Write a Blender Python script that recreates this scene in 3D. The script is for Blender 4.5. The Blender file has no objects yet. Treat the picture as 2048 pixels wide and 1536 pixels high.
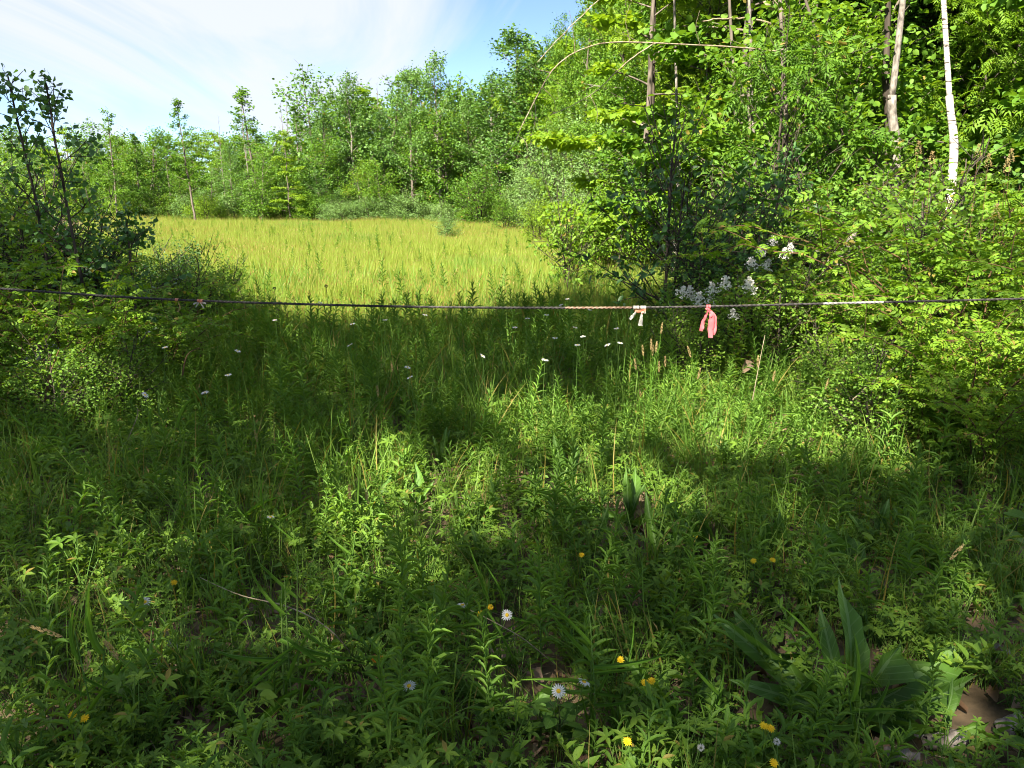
import bpy, math, random
import numpy as np
from mathutils import Vector, Matrix

# ------------------------------------------------------------------ camera, sky, sun, exposure
SC = bpy.context.scene
COL = SC.collection
F = 1547.0                      # focal length in source pixels (2048 wide)
CAM_H = 1.6
PITCH = math.radians(13.6)
cam_d = bpy.data.cameras.new('camera'); cam = bpy.data.objects.new('camera', cam_d); COL.objects.link(cam)
cam_d.sensor_width = 36; cam_d.lens = 36 * F / 2048; cam_d.clip_start = 0.05; cam_d.clip_end = 3000
cam.location = (0, 0, CAM_H); cam.rotation_euler = (math.pi / 2 - PITCH, 0, 0)
SC.camera = cam

SUN_EL = math.radians(43); SUN_AZ = math.radians(30)      # light travels towards +Y and a little to +X
S = np.array([-math.sin(SUN_AZ) * math.cos(SUN_EL), -math.cos(SUN_AZ) * math.cos(SUN_EL), math.sin(SUN_EL)])
W = bpy.data.worlds.new('World'); SC.world = W; W.use_nodes = True
wn = W.node_tree; wn.nodes.clear()
def N(t, tree, **kw):
    n = tree.nodes.new(t)
    for k, v in kw.items(): setattr(n, k, v)
    return n
sky = N('ShaderNodeTexSky', wn, sky_type='NISHITA', sun_disc=False, sun_elevation=SUN_EL,
        sun_rotation=math.atan2(S[0], S[1]), air_density=0.75, dust_density=0.1, ozone_density=2.0, altitude=2400)
bg = N('ShaderNodeBackground', wn); bg.inputs[1].default_value = 0.056
wo = N('ShaderNodeOutputWorld', wn)
tc = N('ShaderNodeTexCoord', wn); sp = N('ShaderNodeSeparateXYZ', wn)
wn.links.new(tc.outputs['Generated'], sp.inputs[0])
mz = N('ShaderNodeMath', wn, operation='MAXIMUM'); wn.links.new(sp.outputs[2], mz.inputs[0]); mz.inputs[1].default_value = 0.0
az_ = N('ShaderNodeMath', wn, operation='ADD'); wn.links.new(mz.outputs[0], az_.inputs[0]); az_.inputs[1].default_value = 0.10
dx = N('ShaderNodeMath', wn, operation='DIVIDE'); wn.links.new(sp.outputs[0], dx.inputs[0]); wn.links.new(az_.outputs[0], dx.inputs[1])
dy = N('ShaderNodeMath', wn, operation='DIVIDE'); wn.links.new(sp.outputs[1], dy.inputs[0]); wn.links.new(az_.outputs[0], dy.inputs[1])
cb = N('ShaderNodeCombineXYZ', wn); wn.links.new(dx.outputs[0], cb.inputs[0]); wn.links.new(dy.outputs[0], cb.inputs[1])
mp = N('ShaderNodeMapping', wn); wn.links.new(cb.outputs[0], mp.inputs[0])
mp.inputs['Rotation'].default_value = (0, 0, math.radians(35)); mp.inputs['Scale'].default_value = (0.75, 0.26, 1); mp.inputs['Location'].default_value = (7.75, 2.5, 0)
n1 = N('ShaderNodeTexNoise', wn); wn.links.new(mp.outputs[0], n1.inputs['Vector'])
n1.inputs['Scale'].default_value = 1.0; n1.inputs['Detail'].default_value = 7; n1.inputs['Roughness'].default_value = 0.58; n1.inputs['Distortion'].default_value = 0.7
cr_ = N('ShaderNodeValToRGB', wn); wn.links.new(n1.outputs['Fac'], cr_.inputs[0])
cr_.color_ramp.elements[0].position = 0.40; cr_.color_ramp.elements[0].color = (0, 0, 0, 1)
cr_.color_ramp.elements[1].position = 0.60; cr_.color_ramp.elements[1].color = (.92, .92, .92, 1)
mxw = N('ShaderNodeMixRGB', wn); wn.links.new(cr_.outputs[0], mxw.inputs[0]); wn.links.new(sky.outputs[0], mxw.inputs[1])
mxw.inputs[2].default_value = (3.5, 3.65, 4.1, 1)
wn.links.new(mxw.outputs[0], bg.inputs[0]); wn.links.new(bg.outputs[0], wo.inputs[0])

sun_d = bpy.data.lights.new('sun', 'SUN'); sun_d.energy = 5.0; sun_d.angle = math.radians(0.53); sun_d.color = (1.0, 0.91, 0.76)
sun = bpy.data.objects.new('sun', sun_d); COL.objects.link(sun); sun.location = (-6, -20, 25)
sun.rotation_euler = Vector(-S).to_track_quat('-Z', 'Y').to_euler()
SC.view_settings.view_transform = 'Standard'; SC.view_settings.look = 'None'
SC.view_settings.gamma = 1; SC.view_settings.use_curve_mapping = False; SC.view_settings.exposure = 2.27
SC.render.engine = 'CYCLES'
cy = SC.cycles
cy.pixel_filter_type = 'BLACKMAN_HARRIS'; cy.filter_width = 1.05
cy.use_denoising = True; cy.max_bounces = 9; cy.diffuse_bounces = 5; cy.transmission_bounces = 6; cy.glossy_bounces = 2
cy.transparent_max_bounces = 4; cy.sample_clamp_indirect = 6; cy.caustics_reflective = False; cy.caustics_refractive = False

# ------------------------------------------------------------------ geometry helpers
def ray(u, v):
    x = (u - 1024) / F; y = (768 - v) / F
    return np.array([x, math.cos(PITCH) + y * math.sin(PITCH), -math.sin(PITCH) + y * math.cos(PITCH)])
def P(u, v, Y):                     # the point seen at (u, v) that stands Y metres ahead
    d = ray(u, v); return np.array([0, 0, CAM_H]) + d * (Y / d[1])
def G(u, v):                        # the point of the ground seen at (u, v)
    d = ray(u, v); t = -CAM_H / d[2]; return np.array([0, 0, CAM_H]) + d * t
def proj(p):
    x, y, z = p[0], p[1], p[2] - CAM_H
    dep = y * math.cos(PITCH) - z * math.sin(PITCH); up = y * math.sin(PITCH) + z * math.cos(PITCH)
    return 1024 + F * x / dep, 768 - F * up / dep, dep
def XU(u, Y): return float(P(u, 480, Y)[0])
def PZ(u, v, z):                    # the point seen at (u, v) that stands z metres above the ground
    d = ray(u, v); return np.array([0, 0, CAM_H]) + d * ((z - CAM_H) / d[2])
def gz(x, y):                       # ground height
    x = np.asarray(x, float); y = np.asarray(y, float)
    h = 0.05 * np.sin(x * .9 + 1) * np.cos(y * .7) + 0.04 * np.sin(x * 2.3 + y * 1.7)
    h = h * np.clip(1.2 - y / 40, .3, 1)
    h = h + 0.07 * np.clip(x - 5.0, 0, 12)
    h = h + 0.012 * np.clip(y - 30, 0, 60)
    return h
def norm(a): return a / np.maximum(np.linalg.norm(a, axis=-1, keepdims=True), 1e-9)

class Geo:
    def __init__(s): s.v = []; s.f = []; s.n = 0; s.m = []
    def add(s, v, f, mi=0):
        v = np.asarray(v, float).reshape(-1, 3)
        for q in (f if isinstance(f, list) else [f]):
            q = np.asarray(q, np.int64)
            if len(q): s.f.append(q + s.n); s.m.append(mi)
        s.v.append(v); s.n += len(v)
    def mesh(s, name, mats, smooth=False):
        me = bpy.data.meshes.new(name)
        v = np.concatenate(s.v) if s.v else np.zeros((0, 3))
        me.vertices.add(len(v)); me.vertices.foreach_set('co', v.astype(np.float32).ravel())
        if s.f:
            lt = np.concatenate([np.full(len(q), q.shape[1]) for q in s.f])
            li = np.concatenate([q.ravel() for q in s.f])
            me.loops.add(len(li)); me.loops.foreach_set('vertex_index', li.astype(np.int32))
            me.polygons.add(len(lt)); me.polygons.foreach_set('loop_start', np.concatenate([[0], np.cumsum(lt)[:-1]]).astype(np.int32))
            me.polygons.foreach_set('loop_total', lt.astype(np.int32))
            me.polygons.foreach_set('material_index', np.concatenate([np.full(len(q), m) for q, m in zip(s.f, s.m)]).astype(np.int32))
            if smooth: me.polygons.foreach_set('use_smooth', np.ones(len(lt), bool))
        for m in (mats if isinstance(mats, (list, tuple)) else [mats]): me.materials.append(m)
        me.update(calc_edges=True); me.validate()
        return me

def obj(name, me, parent=None, loc=None, rz=None, sc=None):
    o = bpy.data.objects.new(name, me); COL.objects.link(o)
    if parent is not None: o.parent = parent
    if loc is not None: o.location = loc
    if rz is not None: o.rotation_euler = (0, 0, rz)
    if sc is not None: o.scale = (sc,) * 3 if np.isscalar(sc) else sc
    return o
def tag(o, label=None, cat=None, group=None, kind=None):
    if label: o['label'] = label
    if cat: o['category'] = cat
    if group: o['group'] = group
    if kind: o['kind'] = kind
    return o

def tube(g, pts, rad, sides=6, mi=0, cap=False):
    pts = np.asarray(pts, float); n = len(pts); rad = np.broadcast_to(np.asarray(rad, float), (n,))
    t = norm(np.gradient(pts, axis=0))
    ref = np.array([0, 0, 1.]) if abs(t[:, 2]).mean() < .8 else np.array([1., 0, 0])
    a = norm(np.cross(t, ref)); b = np.cross(t, a)
    th = np.linspace(0, 2 * math.pi, sides, endpoint=False)
    ring = pts[:, None] + rad[:, None, None] * (np.cos(th)[None, :, None] * a[:, None] + np.sin(th)[None, :, None] * b[:, None])
    i = np.arange(n - 1)[:, None] * sides; j = np.arange(sides)[None]; k = (j + 1) % sides
    f = np.stack([i + j, i + k, i + sides + k, i + sides + j], -1).reshape(-1, 4)
    fs = [f]
    if cap: fs.append(np.arange((n - 1) * sides, n * sides)[None])
    g.add(ring.reshape(-1, 3), fs, mi)
def smooth_path(ctrl, n=24):
    c = np.asarray(ctrl, float); t = np.linspace(0, len(c) - 1, n); out = []
    for x in t:
        i = min(int(x), len(c) - 2); f = x - i
        p0, p1, p2, p3 = c[max(i - 1, 0)], c[i], c[i + 1], c[min(i + 2, len(c) - 1)]
        out.append(.5 * ((2 * p1) + (p2 - p0) * f + (2 * p0 - 5 * p1 + 4 * p2 - p3) * f * f + (3 * p1 - p0 - 3 * p2 + p3) * f ** 3))
    return np.array(out)

# leaf templates: length along +Y, width along X, face up +Z
T_DIAMOND = (np.array([[0, 0, 0], [.5, .42, .10], [0, 1, -.08], [-.5, .42, .10]]), [np.array([[0, 1, 2], [0, 2, 3]])])
T_OVATE = (np.array([[0, 0, 0], [.42, .22, .08], [.45, .55, .08], [0, 1, -.12], [-.45, .55, .08], [-.42, .22, .08]]),
           [np.array([[0, 1, 2, 3], [0, 3, 4, 5]])])
T_ROUND = (np.array([[0, -.25, -.05], [0, 0, 0], [.48, .18, .05], [.5, .5, .05], [0, 1, -.06], [-.5, .5, .05], [-.48, .18, .05], [.03, -.25, -.05]]),
           [np.array([[1, 2, 3, 4], [1, 4, 5, 6]]), np.array([[0, 7, 1]])])
def t_lance(seg=3, w0=.35, arch=.18, fold=.12, wav=0.0, peak=.45, seed=0):
    r = np.random.default_rng(seed); y = np.linspace(0, 1, seg + 1)
    w = np.where(y < peak, w0 + (1 - w0) * np.sin(y / peak * math.pi / 2), np.cos(np.clip((y - peak) / (1 - peak), 0, 1) * math.pi / 2) ** .85) * .5
    z = arch * (1.6 * y - 2.2 * y * y)
    mid = np.stack([0 * y, y, z], -1); rt = np.stack([w, y, z + fold * w * 2 + wav * r.normal(size=seg + 1) * w], -1)
    lf = np.stack([-w, y, z + fold * w * 2 + wav * r.normal(size=seg + 1) * w], -1)
    v = np.concatenate([mid, rt[:-1], lf[:-1]]); n = seg + 1; q = []; t = []
    R = lambda i: n + i; L = lambda i: n + seg + i
    for i in range(seg - 1):
        q += [[i, R(i), R(i + 1), i + 1], [i, i + 1, L(i + 1), L(i)]]
    i = seg - 1; t += [[i, R(i), seg], [i, seg, L(i)]]
    return v, ([np.array(q), np.array(t)] if q else [np.array(t)])
T_LANCE = t_lance()
T_BLADE = t_lance(2, .8, .10, .1, peak=.2)
def t_compound(k=3, leaf=T_DIAMOND, ln=.34, wd=.42, droop=.25):
    vs = []; fs = {}; n = 0
    spots = [(0, 1 - ln * .95, 0)] + [(s, .22 + .55 * i / max(k - 1, 1), 1) for i in range(k) for s in (-1, 1)]
    for s, y, side in spots:
        a = s * math.radians(62); c, sn = math.cos(a), math.sin(a)
        v = leaf[0] * [ln * wd, ln, ln]
        v = np.stack([v[:, 0] * c + v[:, 1] * sn, -v[:, 0] * sn + v[:, 1] * c, v[:, 2] - droop * (y + v[:, 1] * c) ** 2 - .18 * abs(v[:, 1] * sn)], -1) + [0, y, 0]
        vs.append(v)
        for f in leaf[1]: fs.setdefault(f.shape[1], []).append(f + n)
        n += len(v)
    return np.concatenate(vs), [np.concatenate(q) for q in fs.values()]
T_COMP7 = t_compound(3); T_COMP11 = t_compound(5, ln=.30, wd=.34, droop=.4)
def t_palmate(k=5, ln=1.0, wd=.42, leaf=T_OVATE, spread=300):
    vs = []; fs = {}; n = 0
    for i in range(k):
        a = math.radians(spread) * (i / (k - 1) - .5); c, sn = math.cos(a), math.sin(a); l = ln * (1 - .25 * abs(i / (k - 1) - .5) * 2)
        v = leaf[0] * [l * wd, l, l]
        v = np.stack([v[:, 0] * c + v[:, 1] * sn, -v[:, 0] * sn + v[:, 1] * c, v[:, 2] + .12 * v[:, 1]], -1); vs.append(v)
        for f in leaf[1]: fs.setdefault(f.shape[1], []).append(f + n)
        n += len(v)
    return np.concatenate(vs), [np.concatenate(q) for q in fs.values()]
T_PALM5 = t_palmate(5, 1.0, .36, T_OVATE, 240); T_TRI = t_palmate(3, wd=.62, spread=200)

def put(g, T, pos, d, nrm, size, width=1.0, mi=0):
    tv, tf = T; pos = np.asarray(pos, float).reshape(-1, 3); n = len(pos)
    if n == 0: return
    d = norm(np.broadcast_to(d, (n, 3))); x = norm(np.cross(d, np.broadcast_to(nrm, (n, 3)))); z = np.cross(x, d)
    size = np.broadcast_to(size, (n,))[:, None, None]; width = np.broadcast_to(width, (n,))[:, None, None]
    v = pos[:, None] + size * (tv[None, :, 0:1] * width * x[:, None] + tv[None, :, 1:2] * d[:, None] + tv[None, :, 2:3] * z[:, None])
    off = (np.arange(n) * len(tv))[:, None, None]
    g.add(v.reshape(-1, 3), [(f[None] + off).reshape(-1, f.shape[1]) for f in tf], mi)

# ------------------------------------------------------------------ materials
def new_mat(name):
    m = bpy.data.materials.new(name); m.use_nodes = True; m.node_tree.nodes.clear(); return m, m.node_tree
def leaf_mat(name, c0, c1, c2, trans=.38, tcol=(1.5, 1.35, .55), rough=.58, spec=.28, objvar=.5, green=True, old=0):
    if green: c0, c1, c2 = [(c[0] * 1.20, c[1] * 1.50, c[2] * 1.10) for c in (c0, c1, c2)]
    m, t = new_mat(name)
    geo = N('ShaderNodeNewGeometry', t); oi = N('ShaderNodeObjectInfo', t)
    a = N('ShaderNodeMath', t, operation='MULTIPLY'); t.links.new(oi.outputs['Random'], a.inputs[0]); a.inputs[1].default_value = objvar
    b = N('ShaderNodeMath', t, operation='MULTIPLY_ADD'); t.links.new(geo.outputs['Random Per Island'], b.inputs[0]); b.inputs[1].default_value = 1 - objvar
    t.links.new(a.outputs[0], b.inputs[2])
    r = N('ShaderNodeValToRGB', t); t.links.new(b.outputs[0], r.inputs[0])
    e = r.color_ramp.elements; e[0].color = (*c0, 1); e[0].position = .08; e[1].color = (*c2, 1); e[1].position = .95
    k = e.new(.5); k.color = (*c1, 1)
    if old:
        q = N('ShaderNodeMath', t, operation='MULTIPLY'); t.links.new(geo.outputs['Random Per Island'], q.inputs[0]); q.inputs[1].default_value = 37.7
        fq = N('ShaderNodeMath', t, operation='FRACT'); t.links.new(q.outputs[0], fq.inputs[0])
        gt = N('ShaderNodeMath', t, operation='GREATER_THAN'); t.links.new(fq.outputs[0], gt.inputs[0]); gt.inputs[1].default_value = 1 - old
        om = N('ShaderNodeMixRGB', t); t.links.new(gt.outputs[0], om.inputs[0]); t.links.new(r.outputs[0], om.inputs[1]); om.inputs[2].default_value = (.24, .20, .045, 1); r = om
    p = N('ShaderNodeBsdfPrincipled', t); t.links.new(r.outputs[0], p.inputs['Base Color']); p.inputs['Roughness'].default_value = rough
    p.inputs['Specular IOR Level'].default_value = spec
    tm = N('ShaderNodeMixRGB', t, blend_type='MULTIPLY'); tm.inputs[0].default_value = 1; t.links.new(r.outputs[0], tm.inputs[1]); tm.inputs[2].default_value = (*tcol, 1)
    tr = N('ShaderNodeBsdfTranslucent', t); t.links.new(tm.outputs[0], tr.inputs[0])
    mx = N('ShaderNodeMixShader', t); mx.inputs[0].default_value = trans
    t.links.new(p.outputs[0], mx.inputs[1]); t.links.new(tr.outputs[0], mx.inputs[2])
    o = N('ShaderNodeOutputMaterial', t); t.links.new(mx.outputs[0], o.inputs[0])
    return m
def noise_mat(name, c0, c1, scale=(8, 8, 2), rough=.85, pos=(.35, .65), bump=.4, detail=6, dist=0.0):
    m, t = new_mat(name)
    tc = N('ShaderNodeTexCoord', t); mp = N('ShaderNodeMapping', t); t.links.new(tc.outputs['Object'], mp.inputs[0]); mp.inputs['Scale'].default_value = scale
    n = N('ShaderNodeTexNoise', t); t.links.new(mp.outputs[0], n.inputs['Vector']); n.inputs['Scale'].default_value = 1; n.inputs['Detail'].default_value = detail; n.inputs['Distortion'].default_value = dist
    r = N('ShaderNodeValToRGB', t); t.links.new(n.outputs['Fac'], r.inputs[0])
    r.color_ramp.elements[0].color = (*c0, 1); r.color_ramp.elements[0].position = pos[0]; r.color_ramp.elements[1].color = (*c1, 1); r.color_ramp.elements[1].position = pos[1]
    p = N('ShaderNodeBsdfPrincipled', t); t.links.new(r.outputs[0], p.inputs['Base Color']); p.inputs['Roughness'].default_value = rough; p.inputs['Specular IOR Level'].default_value = .25
    if bump:
        b = N('ShaderNodeBump', t); b.inputs['Strength'].default_value = bump; b.inputs['Distance'].default_value = .02; t.links.new(n.outputs['Fac'], b.inputs['Height']); t.links.new(b.outputs[0], p.inputs['Normal'])
    o = N('ShaderNodeOutputMaterial', t); t.links.new(p.outputs[0], o.inputs[0])
    return m
M = {}
M['ground'] = noise_mat('soil_and_litter', (.045, .034, .02), (.17, .12, .07), (9, 9, 9), pos=(.3, .75), bump=.8)
M['meadow_ground'] = noise_mat('meadow_thatch', (.17, .19, .03), (.25, .25, .05), (3, 3, 3), bump=.3)
M['bark'] = noise_mat('grey_bark', (.035, .028, .022), (.19, .16, .13), (14, 14, 3), pos=(.3, .7), bump=.8)
M['bark_pale'] = noise_mat('pale_bark', (.055, .048, .04), (.25, .225, .195), (26, 26, 12), pos=(.3, .65), bump=.5)
M['bark_dark'] = noise_mat('dark_bark', (.018, .014, .011), (.075, .06, .045), (16, 16, 3), bump=.8)
M['birch'] = noise_mat('birch_bark', (.05, .04, .035), (.52, .48, .42), (5, 5, 34), pos=(.34, .46), bump=.3, detail=4, dist=.6)
M['deadwood'] = noise_mat('weathered_wood', (.06, .05, .042), (.30, .26, .23), (30, 30, 6), bump=.8)
M['twig'] = noise_mat('bare_twig', (.13, .10, .065), (.34, .28, .19), (20, 20, 20), bump=.2)
M['cane'] = noise_mat('brown_cane', (.05, .025, .012), (.14, .085, .04), (20, 20, 20), bump=.2)
M['stem'] = leaf_mat('green_stem', (.05, .09, .02), (.08, .13, .03), (.11, .13, .04), trans=.12)
M['dark_stem'] = leaf_mat('dark_stem', (.03, .03, .015), (.045, .05, .02), (.06, .07, .02), trans=.05)
M['forest'] = leaf_mat('forest_leaf', (.046, .090, .013), (.074, .131, .018), (.112, .166, .024), trans=.40)
M['forest_y'] = leaf_mat('yellow_green_leaf', (.090, .145, .013), (.125, .18, .017), (.165, .205, .022), trans=.45)
M['poplar'] = leaf_mat('poplar_leaf', (.044, .084, .024), (.068, .118, .031), (.098, .153, .040), trans=.32, spec=.35, rough=.5)
M['silver'] = leaf_mat('silvery_leaf', (.085, .125, .050), (.115, .165, .065), (.155, .20, .085), trans=.32)
M['understory'] = leaf_mat('understory_leaf', (.050, .096, .011), (.079, .135, .016), (.127, .174, .020), trans=.42, old=0.012)
M['aspen'] = leaf_mat('aspen_leaf', (.030, .065, .020), (.042, .09, .026), (.06, .115, .03), trans=.30, spec=.4, rough=.48)
M['darkleaf'] = leaf_mat('dark_glossy_leaf', (.028, .062, .018), (.04, .085, .022), (.055, .105, .026), trans=.28, spec=.4, rough=.45)
M['rose'] = leaf_mat('rose_leaf', (.075, .130, .012), (.11, .165, .015), (.15, .19, .018), trans=.42, objvar=.25, old=0.02)
M['weed'] = leaf_mat('weed_leaf', (.066, .115, .022), (.095, .155, .026), (.130, .185, .032), trans=.42, objvar=.35, old=0.015)
M['cover'] = leaf_mat('ground_cover_leaf', (.072, .120, .019), (.105, .155, .023), (.145, .185, .028), trans=.42, objvar=.35, old=0.012)
M['broad'] = leaf_mat('broad_leaf', (.060, .120, .020), (.085, .155, .024), (.115, .185, .030), trans=.36, spec=.3, rough=.55, objvar=.3)
def add_veins(m, rib=.018):
    t = m.node_tree; ramp = [n for n in t.nodes if n.type == 'VALTORGB'][0]
    tc = N('ShaderNodeTexCoord', t); sx = N('ShaderNodeSeparateXYZ', t); t.links.new(tc.outputs['Object'], sx.inputs[0])
    ab = N('ShaderNodeMath', t, operation='ABSOLUTE'); t.links.new(sx.outputs[0], ab.inputs[0])
    lt = N('ShaderNodeMath', t, operation='LESS_THAN'); t.links.new(ab.outputs[0], lt.inputs[0]); lt.inputs[1].default_value = rib * .5
    sl = N('ShaderNodeMath', t, operation='MULTIPLY_ADD'); t.links.new(ab.outputs[0], sl.inputs[0]); sl.inputs[1].default_value = -1.6; t.links.new(sx.outputs[1], sl.inputs[2])
    fr = N('ShaderNodeMath', t, operation='PINGPONG'); t.links.new(sl.outputs[0], fr.inputs[0]); fr.inputs[1].default_value = .045
    v2 = N('ShaderNodeMath', t, operation='LESS_THAN'); t.links.new(fr.outputs[0], v2.inputs[0]); v2.inputs[1].default_value = .006
    hf = N('ShaderNodeMath', t, operation='MULTIPLY'); t.links.new(v2.outputs[0], hf.inputs[0]); hf.inputs[1].default_value = .45
    mx = N('ShaderNodeMath', t, operation='MAXIMUM'); t.links.new(lt.outputs[0], mx.inputs[0]); t.links.new(hf.outputs[0], mx.inputs[1])
    nz = N('ShaderNodeTexNoise', t); t.links.new(tc.outputs['Object'], nz.inputs['Vector']); nz.inputs['Scale'].default_value = 9; nz.inputs['Detail'].default_value = 5
    dk = N('ShaderNodeMixRGB', t, blend_type='MULTIPLY'); dk.inputs[0].default_value = .55; t.links.new(ramp.outputs[0], dk.inputs[1]); t.links.new(nz.outputs['Fac'], dk.inputs[2])
    br = N('ShaderNodeMixRGB', t, blend_type='MIX'); t.links.new(mx.outputs[0], br.inputs[0]); br.inputs[2].default_value = (.16, .28, .08, 1)
    t.links.new(dk.outputs[0], br.inputs[1])
    for l in list(ramp.outputs[0].links):
        if l.to_node != dk: to = l.to_socket; t.links.remove(l); t.links.new(br.outputs[0], to)
    p = [n for n in t.nodes if n.type == 'BSDF_PRINCIPLED'][0]; b = N('ShaderNodeBump', t); b.inputs['Strength'].default_value = .5; b.inputs['Distance'].default_value = .01
    t.links.new(mx.outputs[0], b.inputs['Height']); t.links.new(b.outputs[0], p.inputs['Normal'])
add_veins(M['broad'])
M['grass'] = leaf_mat('grass_blade', (.072, .120, .022), (.105, .160, .028), (.165, .20, .05), trans=.42, objvar=.3, old=0.07)
M['long_blade'] = leaf_mat('long_grass_blade', (.055, .11, .016), (.085, .15, .020), (.12, .18, .03), trans=.36, objvar=.3)
M['meadow'] = leaf_mat('meadow_blade', (.165, .240, .028), (.215, .285, .036), (.275, .32, .065), trans=.42, tcol=(1.2, 1.15, .6), objvar=.35, green=False)
M['straw'] = leaf_mat('straw_seed', (.26, .20, .09), (.34, .26, .11), (.42, .34, .16), trans=.3, tcol=(1.2, 1.1, .8), green=False)
M['rust'] = leaf_mat('rusty_seed', (.24, .15, .045), (.30, .19, .06), (.36, .24, .08), trans=.3, tcol=(1.2, 1.0, .7), green=False)
M['litter'] = leaf_mat('dry_leaf', (.10, .055, .03), (.20, .125, .075), (.36, .27, .20), trans=.12, tcol=(1.1, .9, .7), green=False)
M['white'] = leaf_mat('white_petal', (.66, .66, .63), (.74, .74, .71), (.80, .80, .77), trans=.3, tcol=(1, 1, 1), green=False)
M['cream'] = leaf_mat('cream_blossom', (.66, .63, .56), (.74, .71, .65), (.80, .78, .73), trans=.3, tcol=(1, 1, 1), green=False)
M['yellow'] = leaf_mat('yellow_petal', (.72, .46, .008), (.80, .55, .012), (.84, .62, .016), trans=.25, tcol=(1, 1, 1), green=False)
M['orange'] = leaf_mat('orange_petal', (.62, .20, .01), (.70, .26, .012), (.75, .30, .015), trans=.25, tcol=(1, 1, 1), green=False)
M['disc'] = leaf_mat('daisy_disc', (.60, .34, .01), (.66, .40, .012), (.70, .45, .014), trans=0, green=False)
M['pink'] = leaf_mat('pink_ribbon', (.60, .13, .15), (.63, .15, .17), (.66, .18, .20), trans=.45, tcol=(1.1, 1.1, 1.1), spec=.4, objvar=.2, green=False)
M['faded'] = leaf_mat('faded_ribbon', (.50, .49, .43), (.55, .53, .47), (.60, .58, .52), trans=.4, tcol=(1, 1, 1), objvar=.2, green=False)
M['knot'] = leaf_mat('orange_ribbon', (.60, .20, .10), (.62, .24, .14), (.66, .30, .20), trans=.3, tcol=(1, 1, 1), objvar=.2, green=False)
M['cable'] = noise_mat('weathered_black_cable', (.012, .012, .013), (.05, .045, .04), (40, 40, 40), rough=.5, bump=.1)
M['steel'] = noise_mat('bare_steel', (.15, .15, .145), (.30, .295, .28), (60, 60, 60), rough=.45, bump=.1)
M['rusted'] = noise_mat('rusted_strand', (.12, .07, .045), (.26, .18, .13), (60, 60, 60), rough=.7, bump=.1)
M['stone'] = noise_mat('grey_stone', (.16, .16, .16), (.36, .36, .36), (14, 14, 14), bump=.7)
M['post'] = noise_mat('post_wood', (.10, .07, .045), (.26, .20, .14), (25, 25, 4), bump=.6)

# ------------------------------------------------------------------ terrain
def terrain(name, x0, x1, y0, y1, nx, ny, mat, dz=0.0, mask=None):
    xs = np.linspace(x0, x1, nx); ys = np.linspace(y0, y1, ny); X, Y = np.meshgrid(xs, ys)
    v = np.stack([X, Y, gz(X, Y) + dz], -1).reshape(-1, 3)
    i = (np.arange(ny - 1)[:, None] * nx + np.arange(nx - 1)[None]).ravel()
    f = np.stack([i, i + 1, i + nx + 1, i + nx], -1)
    if mask is not None:
        c = v[f].mean(1); f = f[mask(c[:, 0], c[:, 1])]
    g = Geo(); g.add(v, f); return obj(name, g.mesh(name, mat, True))
def axis(lo, hi, step, far):        # fine in the middle, coarse to the horizon
    a = np.arange(lo, hi + step, step); e = np.geomspace(4, far, 12)
    return np.concatenate([(lo - e)[::-1], a, hi + e])
def terrain_axes(name, xs, ys, mat):
    X, Y = np.meshgrid(xs, ys); v = np.stack([X, Y, gz(X, Y)], -1).reshape(-1, 3); nx = len(xs)
    i = (np.arange(len(ys) - 1)[:, None] * nx + np.arange(nx - 1)[None]).ravel()
    g = Geo(); g.add(v, np.stack([i, i + 1, i + nx + 1, i + nx], -1)); return obj(name, g.mesh(name, mat, True))
tag(terrain_axes('ground', axis(-14, 14, .3, 900), axis(-4, 60, .5, 900), M['ground']), 'brown soil with leaf litter under the weeds', kind='structure')
def edge_r(y): return np.interp(y, [0, 10, 14, 20, 28, 36, 44, 50], [3.6, 2.7, 2.4, 2.2, 1.4, .1, -2.6, -6])
def edge_l(y): return np.interp(y, [0, 8, 12, 16, 22, 30, 40, 50], [-3, -3.6, -4.2, -6.5, -11.5, -16, -21, -26])
def in_meadow(x, y): return (x < edge_r(y) + .4) & (x > edge_l(y) - .4) & (y > 7.6) & (y < 51 + .05 * x)
tag(terrain('meadow', -30, 6, 7.5, 56, 121, 98, M['meadow_ground'], .006, in_meadow), 'sunlit yellow green meadow floor beyond the shade', kind='structure')

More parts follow.
